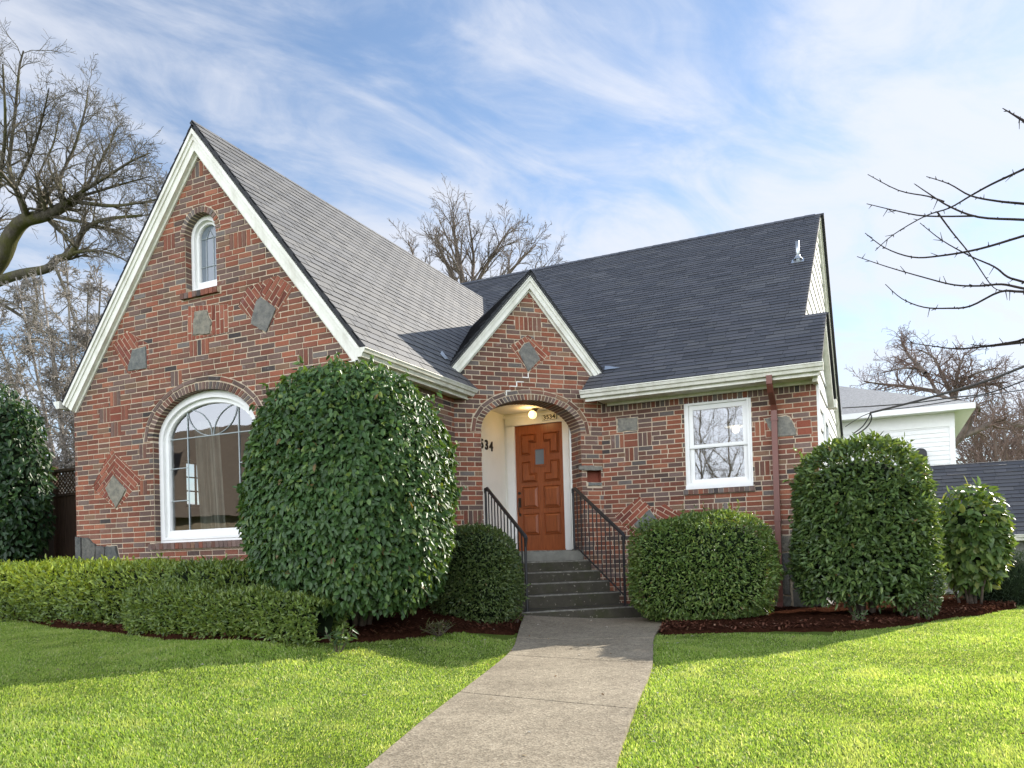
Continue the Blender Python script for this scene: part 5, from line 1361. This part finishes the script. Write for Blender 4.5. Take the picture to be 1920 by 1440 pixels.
    sprig('grass_tuft', 'green tuft of weeds at the left foot of the steps', 'plant', -3.82, 8.15, 12, .07, .008, .13, [(.10, .16, .03), (.14, .19, .05)], .08)
    sprig('seedling', 'tiny leafy seedling in the mulch under the large round shrub', 'plant', -.28, 9.12, 8, .045, .018, .13, GP, .14)
plants()

# ------------------------------------------------------------------ trees
class Par:
    def __init__(s, **k): s.__dict__.update(k)
def grow_branch(out, p, d, L, r, lvl, P):
    n = max(3, int(L / P.seg[min(lvl, len(P.seg) - 1)])); pts = [Vector(p)]; d = Vector(d).normalized(); st = L / n
    wob = P.wob[min(lvl, len(P.wob) - 1)]; tr = P.trop[min(lvl, len(P.trop) - 1)]
    ds = []
    for i in range(n):
        d = (d + Vector((random.gauss(0, wob), random.gauss(0, wob), random.gauss(0, wob) + tr))).normalized()
        pts.append(pts[-1] + d * st); ds.append(d.copy())
    rad = [max(P.rmin, r * (1 - (1 - P.taper) * i / n)) for i in range(n + 1)]
    out.append((lvl, pts, rad))
    if lvl >= P.max: return
    k = P.n[min(lvl, len(P.n) - 1)]; k = max(1, int(k * random.uniform(.75, 1.25)))
    for j in range(k):
        f = P.f0 + (1 - P.f0) * ((j + random.random()) / k); i = min(n - 1, int(f * n))
        q = pts[i].lerp(pts[i + 1], f * n - i); dd = ds[i]
        ax = dd.orthogonal().normalized(); ax.rotate(Matrix.Rotation(random.uniform(0, 6.283), 3, dd))
        an = R(random.uniform(*P.ang)); nd = dd * math.cos(an) + ax * math.sin(an)
        if P.flat: nd.y *= P.flat; nd.normalize()
        grow_branch(out, q, nd, L * random.uniform(*P.lr) * (1 - .35 * f), max(P.rmin, rad[i] * P.rr), lvl + 1, P)
def tubes(polys, sides):
    V, F = [], []; b = 0
    for lvl, pts, rad in polys:
        n = sides[min(lvl, len(sides) - 1)]
        p = np.array([tuple(q) for q in pts]); t = unit(np.gradient(p, axis=0)); a = np.cross(t, np.array([.31, .22, .92])); a = unit(a); c = np.cross(t, a)
        an = np.arange(n) * 2 * math.pi / n
        r = np.array(rad)[:, None, None]
        V.append((p[:, None] + (a[:, None] * np.cos(an)[None, :, None] + c[:, None] * np.sin(an)[None, :, None]) * r).reshape(-1, 3))
        m = len(p); i = np.arange(m * n).reshape(m, n); j = np.roll(i, -1, 1)
        F.append(np.stack([i[:-1], j[:-1], j[1:], i[1:]], -1).reshape(-1, 4) + b); b += m * n
    return np.concatenate(V), np.concatenate(F)
def tree(name, label, base, polys, split, mats, group=None):
    t = thing(name, label, 'tree', base, group)
    big = [p for p in polys if p[0] < split]; small = [p for p in polys if p[0] >= split]
    for nm, q, m in (('trunk', big, mats[0]), ('crown', small, mats[1])):
        if not q: continue
        V, F = tubes(q, (9, 7, 5, 4, 3)); np_mesh(nm, V, [F], [m], parent=t, smooth=True)
    return t
def limb(out, pts, r0, r1, lvl=0):
    n = len(pts); P = [Vector(p) for p in pts]
    q = []
    for i in range(n - 1):                       # smooth the polyline
        p0, p1, p2, p3 = P[max(0, i - 1)], P[i], P[i + 1], P[min(n - 1, i + 2)]
        for k in range(4):
            f = k / 4; q.append(.5 * ((2 * p1) + (p2 - p0) * f + (2 * p0 - 5 * p1 + 4 * p2 - p3) * f * f + (3 * p1 - p0 - 3 * p2 + p3) * f ** 3))
    q.append(P[-1]); m = len(q)
    rad = [r0 + (r1 - r0) * i / (m - 1) for i in range(m)]; out.append((lvl, q, rad)); return q, rad
def spawn(out, q, rad, n, L, P, lvl, f0=.2):
    m = len(q)
    for j in range(n):
        f = f0 + (1 - f0) * (j + random.random()) / n; i = min(m - 2, int(f * (m - 1))); d = (q[i + 1] - q[i]).normalized()
        ax = d.orthogonal().normalized(); ax.rotate(Matrix.Rotation(random.uniform(0, 6.283), 3, d)); an = R(random.uniform(*P.ang)); nd = d * math.cos(an) + ax * math.sin(an) + Vector((0, 0, P.up))
        grow_branch(out, q[i], nd, L * random.uniform(.6, 1.25) * (1.1 - .5 * f), max(P.rmin, rad[i] * .5), lvl, P)
def trees():
    # big bare oak at the left
    Y = 13.5; out = []
    P = Par(seg=[.5, .35, .22, .16, .12], wob=[.1, .16, .2, .22], trop=[0, .02, .015, .0], taper=.3, rmin=.0042, max=5, n=[6, 8, 8, 6, 4], f0=.12, ang=(24, 58), lr=(.45, .72), rr=.5, flat=0, up=.12)
    pts = lambda l, dy=0: [at(x, y, Y + dy * i) for i, (x, y) in enumerate(l)]
    b0 = at(-170, 900, Y); b0.z = 0
    q, r = limb(out, [b0, at(-150, 800, Y), at(-120, 650, Y), at(-60, 560, Y), at(0, 487, Y), at(22, 440, Y), at(45, 414, Y), at(85, 404, Y), at(118, 388, Y), at(152, 368, Y)], .34, .10)
    P.max = 4
    spawn(out, q[22:], r[22:], 10, 1.7, P, 2)
    L = [([(50, 410), (36, 370), (24, 340), (17, 312), (21, 270), (29, 205), (36, 130), (44, 95)], .085, .02, 0, 12, 1.15),
         ([(104, 398), (150, 362), (194, 335), (243, 304), (280, 287)], .06, .015, -.25, 11, 1.0), ([(118, 388), (113, 335), (140, 275), (160, 205), (165, 165)], .06, .015, .25, 11, 1.0),
         ([(140, 378), (208, 386), (262, 380), (300, 372)], .055, .012, -.2, 10, .9), ([(30, 350), (62, 280), (80, 220), (92, 165)], .05, .012, -.2, 8, .95), ([(-60, 560), (-90, 420), (-60, 300), (-30, 200), (-10, 130)], .12, .03, .2, 10, 1.3),
         ([(150, 368), (196, 290), (222, 235)], .045, .012, .2, 8, .9), ([(85, 404), (70, 340), (100, 270), (112, 210)], .05, .012, .3, 9, 1.0),
         ([(-60, 560), (-20, 430), (0, 330), (10, 240), (5, 120)], .09, .02, -.3, 10, 1.1), ([(152, 368), (230, 345), (285, 330)], .04, .01, .2, 8, .8), ([(96, 405), (170, 420), (230, 440), (270, 470)], .05, .012, .15, 10, .9), ([(-40, 548), (20, 580), (80, 620), (150, 660)], .06, .015, .2, 10, 1.0)]
    for l, r0, r1, dy, n, ln in L:
        q, r = limb(out, pts(l, dy), r0, r1, 1); spawn(out, q, r, int(n * 1.5), ln * 1.15, P, 2)
    q, r = limb(out, [at(-120, 640, Y), at(-40, 548, Y), at(0, 527, Y), at(42, 513, Y), at(88, 504, Y), at(106, 486, Y), at(136, 474, Y), at(158, 432, Y), at(196, 412, Y), at(266, 404, Y)], .17, .03, 0); spawn(out, q[14:], r[14:], 14, 1.1, P, 2)
    for l in ([(136, 474), (180, 470), (220, 480), (250, 500)], [(100, 492), (120, 540), (140, 600), (160, 640)], [(60, 510), (70, 570), (50, 640)]):
        q, r = limb(out, pts(l, -.1), .045, .01, 1); spawn(out, q, r, 9, .8, P, 2)
    tree('oak_tree', 'huge bare oak with mossy spreading limbs at the upper left', b0, out, 2, ('bark_oak', 'twig_oak'))
    # pale fine-twigged tree in front of it
    out = []; Y = 11.5; b = at(150, 900, Y); b.z = .1
    P = Par(seg=[.4, .25, .18, .14], wob=[.12, .15, .17, .18], trop=[.0, -.012, -.04, -.05], taper=.3, rmin=.0062, max=4, n=[8, 7, 6, 3], f0=.1, ang=(20, 60), lr=(.5, .8), rr=.55, flat=0, up=0)
    for (x, y) in ((-30, 560), (30, 520), (75, 500), (125, 495), (165, 540), (215, 600), (-60, 640), (190, 520), (95, 620), (20, 640), (140, 660)):
        q, r = limb(out, [b, b.lerp(at(x, y, Y), .35) + Vector((0, 0, .15)), b.lerp(at(x, y, Y), .7) + Vector((0, 0, .12)), at(x, y, Y + random.uniform(-.6, .6))], .06, .012, 0); spawn(out, q, r, 17, .85, P, 1, .2)
    tree('birch_tree', 'pale bare tree of thin drooping twigs behind the left gable', b, out, 1, ('bark_pale', 'bark_pale'))
    # tree behind the ridge
    out = []; Y = 29; b = at(868, 1020, Y); b.z = 0
    P = Par(seg=[.9, .6, .4, .3], wob=[.08, .12, .15, .18], trop=[.05, .05, .05, .02], taper=.3, rmin=.007, max=4, n=[6, 7, 7, 5], f0=.2, ang=(18, 48), lr=(.42, .66), rr=.55, flat=0, up=.2)
    q, r = limb(out, [b, at(868, 800, Y), at(872, 650, Y), at(874, 570, Y), at(858, 480, Y), at(850, 425, Y)], .3, .04, 0); spawn(out, q[10:], r[10:], 15, 2.1, P, 2)
    for l in ([(872, 650), (830, 590), (790, 520), (765, 450)], [(874, 620), (920, 560), (965, 500), (1005, 460)], [(872, 600), (900, 520), (935, 460), (955, 430)], [(870, 640), (800, 600), (762, 540), (745, 490)], [(873, 630), (940, 580), (990, 530), (1028, 500)], [(868, 560), (835, 490), (815, 440)], [(874, 600), (888, 500), (880, 420)]):
        q, r = limb(out, [at(x, y, Y + random.uniform(-1, 1)) for x, y in l], .11, .02, 1); spawn(out, q, r, 13, 1.7, P, 2)
    tree('bare_tree', 'bare grey tree rising behind the main roof ridge', b, out, 2, ('bark_brown', 'bark_brown'))
    # gnarled tree behind the white house
    out = []; Y = 34; b = at(1772, 900, Y); b.z = 0
    P = Par(seg=[.7, .45, .3, .24], wob=[.2, .26, .26, .25], trop=[.0, .0, .01, .0], taper=.3, rmin=.0065, max=4, n=[6, 6, 6, 4], f0=.15, ang=(30, 75), lr=(.45, .7), rr=.55, flat=0, up=.15)
    q, r = limb(out, [b, at(1776, 860, Y), at(1800, 815, Y), at(1812, 790, Y), at(1800, 765, Y), at(1790, 752, Y)], .24, .17, 0)
    for l in ([(1790, 752), (1760, 738), (1735, 700), (1700, 690), (1650, 700)], [(1790, 750), (1800, 720), (1830, 700), (1870, 690)], [(1788, 748), (1770, 710), (1750, 670), (1720, 655)], [(1792, 752), (1830, 760), (1835, 775), (1815, 785)], [(1735, 700), (1700, 660), (1690, 640)], [(1790, 745), (1795, 700), (1810, 660)], [(1760, 735), (1700, 725), (1650, 720), (1620, 715)], [(1800, 730), (1860, 720), (1890, 735)]):
        q, r = limb(out, [at(x, y, Y + random.uniform(-.8, .8)) for x, y in l], .085, .02, 1); spawn(out, q, r, 19, 1.15, P, 2)
    q, r = limb(out, [at(1800, 820, Y), at(1835, 805, Y), at(1872, 788, Y), at(1895, 795, Y), at(1940, 800, Y)], .13, .05, 0); spawn(out, q, r, 11, 1.1, P, 2)
    tree('gnarled_tree', 'gnarled bare tree with twisted limbs behind the white neighbouring house', b, out, 2, ('bark_brown', 'bark_red'))
    # woods further back on the right
    P = Par(seg=[1, .7, .5, .4], wob=[.08, .14, .18, .2], trop=[.03, .04, .04, .0], taper=.3, rmin=.012, max=3, n=[14, 9, 7], f0=.15, ang=(25, 60), lr=(.35, .6), rr=.5, flat=0, up=.2)
    labs = ['bare brown tree just right of the white house, farthest left of the distant wood', 'bare brown tree in the middle of the distant wood above the garage roof', 'bare brown tree at the right edge of the distant wood', 'low twiggy tree in front of the distant wood above the garage roof', 'bare brown tree behind the others of the distant wood']
    for (x, top, Y), lb in zip(((1840, 790, 62), (1890, 765, 58), (1935, 760, 60), (1865, 800, 54), (1910, 775, 70)), labs):
        out = []; b = at(x, 1010, Y); b.z = 0; tp = at(x + random.uniform(-10, 10), top + 20, Y); 
        q, r = limb(out, [b, b.lerp(tp, .35), b.lerp(tp, .7), tp], .28, .05, 0); spawn(out, q, r, 26, 4.2, P, 1, .12)
        tree('bare_tree', lb, b, out, 1, ('bark_brown', 'bark_red'), 'bare trees of the distant wood')
    # tree just outside the right edge whose twigs hang into the picture
    out = []; Y = 5.9
    b = Vector((5.2, 5.6, -.1))
    hub = Vector((5.0, 5.7, 2.6)); q, r = limb(out, [b, Vector((5.15, 5.65, 1.3)), hub, Vector((4.7, 5.8, 3.6)), Vector((4.6, 5.9, 5.0))], .11, .05, 0)
    Bs = [[(1920, 317), (1860, 345), (1820, 367), (1780, 390), (1735, 405), (1675, 440), (1641, 470)], [(1920, 382), (1870, 377), (1820, 367), (1780, 345), (1737, 331)],
          [(1920, 412), (1835, 407), (1780, 387), (1740, 362), (1715, 345)], [(1770, 378), (1740, 368), (1685, 357), (1627, 327)], [(1830, 405), (1735, 405), (1680, 395), (1625, 382)],
          [(1920, 442), (1835, 467), (1760, 480), (1710, 482), (1660, 465), (1622, 437)], [(1920, 541), (1878, 533), (1837, 536), (1788, 534), (1732, 520), (1663, 500), (1607, 481)],
          [(1920, 547), (1875, 547), (1819, 574), (1778, 578), (1732, 576), (1691, 560), (1660, 533)], [(1757, 397), (1785, 435), (1819, 477), (1857, 533), (1875, 545)],
          [(1920, 529), (1889, 519), (1864, 500), (1819, 480), (1767, 451), (1725, 418)], [(1920, 642), (1854, 649), (1795, 654), (1750, 649), (1701, 642)], [(1920, 227), (1900, 215), (1880, 203)], [(1920, 636), (1905, 640), (1850, 648), (1820, 646)]]
    for i, l in enumerate(Bs):
        y0 = Y + random.uniform(-.35, .35)
        P3 = [at(x, y, y0 + .05 * k) for k, (x, y) in enumerate(l)]
        if l[0][0] >= 1915: 
            dr = (P3[0] - P3[1]).normalized(); e1 = P3[0] + dr * .35; hb = Vector((4.95, 5.72, max(1.6, min(4.2, P3[0].z * .55 + 1.0)))); e2 = hb.lerp(e1, .5) + Vector((0, 0, .12))
            P3 = [hb, hb.lerp(e2, .5), e2, e2.lerp(e1, .55), e1] + P3
        r0 = .019 if l[0][0] >= 1915 else .006
        q, r = limb(out, P3, r0, .0024, 1)
        if r0 > .01: m_ = len(q); r[:] = [.019 - (.019 - .0078) * min(1, k_ / 20) if k_ < 20 else .0078 - (.0078 - .0024) * (k_ - 20) / (m_ - 21) for k_ in range(m_)]
        for k in range(len(q) * 2 // 3):
            f = random.uniform(.42 if r0 > .01 else .15, 1); j = min(len(q) - 2, int(f * (len(q) - 1))); d = (q[j + 1] - q[j]).normalized()
            nd = (d * .5 + Vector((random.gauss(0, .5), random.gauss(0, .3), random.gauss(0, .8)))).normalized(); ln = random.choice((.010, .012, .014, .016, .02, .03, .06))
            out.append((2, [q[j], q[j] + nd * ln * .5, q[j] + nd * ln], [.0036, .0034 if ln < .03 else .0022, .0014]))
    tree('overhanging_tree', 'thin dark budding twigs reaching in from a tree at the right edge', b, out, 1, ('bark_dark', 'bark_dark'))
    # bare trees across the street, seen mirrored in the window panes
    P = Par(seg=[1, .7, .5, .4], wob=[.08, .14, .18, .2], trop=[.03, .04, .04, .0], taper=.3, rmin=.006, max=3, n=[13, 9, 6], f0=.15, ang=(25, 60), lr=(.45, .7), rr=.5, flat=0, up=.25)
    for x, y, h, lb in ((-7.6, -20, 9.5, 'bare street tree mirrored in the sash window'), (-22, -12, 10, 'bare street tree mirrored in the large arched window'), (-10.2, -26, 13, 'tall bare tree far across the street mirrored in the sash window')):
        out = []; b = Vector((x, y, -.5)); q, r = limb(out, [b, b + Vector((.1, 0, h * .3)), b + Vector((.3, .1, h * .6)), b + Vector((.2, 0, h))], .13, .02, 0); spawn(out, q, r, 17, 4.4, P, 1, .18)
        tree('street_tree', lb, b, out, 1, ('bark_pale', 'bark_pale'), 'bare trees across the street')
trees()

# ------------------------------------------------------------------ fence, neighbours, wires
def surroundings():
    f = thing('wooden_fence', 'brown wooden board fence with lattice top beside the left house corner', 'fence', (-12, 8.6, .15))
    mb = MB(); x = -14.5
    while x < -10.08:
        k = random.uniform(-.004, .004); mb.box((x + .004, 8.6 + k, .1), (x + .136, 8.622 + k, 2.02)); x += .14
    for z in (.4, 1.9): mb.box((-14.5, 8.622, z), (-10.08, 8.66, z + .09))
    mb.build('boards', 'fence', f)
    mb = MB(); mb.box((-14.5, 8.58, 2.02), (-10.08, 8.66, 2.06)); mb.box((-14.5, 8.57, 2.42), (-10.06, 8.67, 2.46))
    x = -14.9
    while x < -10.1:
        for s in (1, -1):
            p = Vector((x if s > 0 else x + .36, 8.615 + .006 * s, 2.06)); e = Vector((x + .36 if s > 0 else x, 8.615 + .006 * s, 2.42)); w = .018
            mb.add([p + Vector((-w, -.005, 0)), p + Vector((w, -.005, 0)), e + Vector((w, -.005, 0)), e + Vector((-w, -.005, 0))], [(0, 1, 2, 3)])
        x += .08
    mb.build('lattice', 'fence', f)
    for x in (-14.4, -12.4, -10.16): mb = MB(); mb.box((x - .05, 8.56, .05), (x + .05, 8.66, 2.52)); mb.build('post', 'fence', f)
    # white house behind
    h = thing('white_house', 'white clapboard house with grey hip roof behind the right end of the brick house', 'house', (-2, 29, 0))
    x0, x1, y0, y1, ez = -8, 1.86, 26, 36, 4.62; ov = .5
    mb = MB()
    fr = frame((0, y0, 0), (1, 0, 0), (0, -1, 0)); k = 0
    while k * .13 < ez: v = k * .13; mb.add([fr(x0, v, .018), fr(x1 - .09, v, .018), fr(x1 - .09, v + .13, .0), fr(x0, v + .13, .0), fr(x0, v, -.01), fr(x1 - .09, v, -.01)], [(0, 1, 2, 3), (4, 5, 1, 0)], 0); k += 1
    fr2 = frame((x1, 0, 0), (0, 1, 0), (1, 0, 0)); k = 0
    while k * .13 < ez: v = k * .13; mb.add([fr2(y0, v, .018), fr2(y1, v, .018), fr2(y1, v + .13, 0), fr2(y0, v + .13, 0)], [(0, 1, 2, 3)], 0); k += 1
    mb.build('wall', 'siding', h)
    mb = MB(); mb.box((x1 - .11, y0 - .03, 0), (x1 + .03, y0 + .1, ez - .02)); mb.box((x0, y0 - .035, ez - .42), (x1 + .035, y0 + .05, ez - .0)); mb.box((x0, y0 - ov, ez - .03), (x1 + ov, y1 + ov, ez))
    mb.box((x0 - ov, y0 - ov - .02, ez - .04), (x1 + ov + .02, y0 - ov + .02, ez + .12)); mb.box((x1 + ov - .02, y0 - ov + .02, ez - .04), (x1 + ov + .02, y1 + ov, ez + .12)); mb.build('eave', 'white', h)
    p = .42; zr = ez + .12; hw = (y1 - y0) / 2 + ov
    A = [(x0 - ov, y0 - ov, zr), (x1 + ov, y0 - ov, zr), (x1 + ov, y1 + ov, zr), (x0 - ov, y1 + ov, zr), (x0 - ov + hw, (y0 + y1) / 2, zr + hw * p), (x1 + ov - hw, (y0 + y1) / 2, zr + hw * p)]
    if A[4][0] > A[5][0]: A[4] = A[5] = ((x0 + x1) / 2, (y0 + y1) / 2, zr + hw * p)
    mb = MB(); mb.add(A, [(0, 1, 5, 4), (1, 2, 5), (2, 3, 4, 5), (3, 0, 4)]); mb.build('roof', 'nshingle', h)
    mb = MB(); ring(mb, fr, rect(-.65, 3.1, .05, 3.98), rect(-.57, 3.18, -.03, 3.90), -.02, .035); mb.box((-.31, y0 - .03, 3.15), (-.28, y0, 3.92)); w = mb.build('window', 'white', h)
    mb = MB(); mb.add([fr(u, v, -.005) for u, v in rect(-.6, 3.15, 0, 3.95)], [(0, 1, 2, 3)]); mb.build('pane', 'greyglass', w)
    mb = MB(); mb.prism(arch_pts(1.0, .16, 2.9, 3.45, .16, 10), fr, 0, .12); mb.build('meter_box', 'iron', h)
    # garage
    g = thing('garage', 'low garage with dark shingle roof at the right edge behind the shrubs', 'garage', (3.5, 17, 0))
    fG = frame((0, 15.0, .93), (1, 0, 0), (0, -.555, .832), (0, .832, .555))
    mb = MB(); Pp = [rect(.15, 0, 7, 2.49)]; slab(mb, fG, Pp, .06); tabs(mb, fG, Pp, .13, .33, .165, .004, sc_dark, 2.49, .1, 7, .011, True)
    fG2 = frame((0, 19.14, .93), (-1, 0, 0), (0, .555, .832), (0, -.832, .555)); slab(mb, fG2, [rect(-7, 0, -.15, 2.49)], .06); mb.build('roof', ['shingle', 'shingle_edge'], g)
    mb = MB(); mb.box((.4, 15.4, -.1), (6.8, 18.8, .95)); mb.build('wall', 'concrete', g)
    mb = MB(); gutter(mb, (.1, 15.05, 0), (7.05, 15.05, 0), (0, -1, 0), .95); mb.box((.15, 15.05, .84), (7, 15.08, .96)); mb.build('gutter', 'cream', g)
    # house over the street, seen only as a reflection
    o = thing('street_house', 'house across the street mirrored in the large arched window', 'house', (-32, -18, -.5))
    mb = MB(); mb.box((-41, -22.5, -.5), (-23, -13.5, 3.2)); mb.build('wall', 'room', o)
    mb = MB(); mb.add([(-41.5, -13, 3.1), (-22.5, -13, 3.1), (-22.5, -18, 8.4), (-41.5, -18, 8.4), (-41.5, -23, 3.1), (-22.5, -23, 3.1)], [(0, 1, 2, 3), (3, 2, 5, 4), (1, 5, 2), (0, 3, 4)]); mb.build('roof', 'bark_brown', o)
    mb = MB(); mb.box((-34.6, -13.4, -.5), (-32.8, -12.6, 9.2), 0, (.27, .08, .05)); mb.build('chimney', 'brick', o)
    # utility lines
    def cable(name, label, pts, r):
        o_ = []; q, rr = limb(o_, pts, r, r); V, F = tubes(o_, (6,)); 
        tag(np_mesh(name, V, [F], ['cable'], smooth=True, base=tuple(pts[0])), label, 'cable', 'utility cables on the right gable')
    cable('utility_cable', 'thin upper cable from the right gable corner to the right edge', [at(1580, 765, 19), at(1700, 757, 17.5), at(1790, 745, 16.5), at(1850, 738, 15.8), at(1925, 712, 15)], .012)
    cable('utility_cable', 'thick dark cable swagging in front of the grey neighbour roof', [at(1632, 774, 17.5), at(1700, 757, 16.8), at(1770, 738, 16), at(1850, 714, 15), at(1925, 685, 14)], .02)
    cable('utility_cable', 'thin lower cable crossing the bare trees at the right', [at(1585, 800, 20), at(1632, 774, 19), at(1720, 762, 18), at(1850, 741, 17), at(1925, 730, 16)], .009)
    cable('utility_cable', 'looped service cable dropping behind the large round shrub', [at(1632, 774, 17.5), at(1634, 786, 17.5), at(1624, 802, 17.5), at(1605, 815, 17.6)], .014)
    cable('utility_cable', 'second looped service cable beside the first behind the large round shrub', [at(1632, 774, 17.5), at(1628, 784, 17.5), at(1617, 800, 17.5), at(1600, 813, 17.6)], .012)
surroundings()
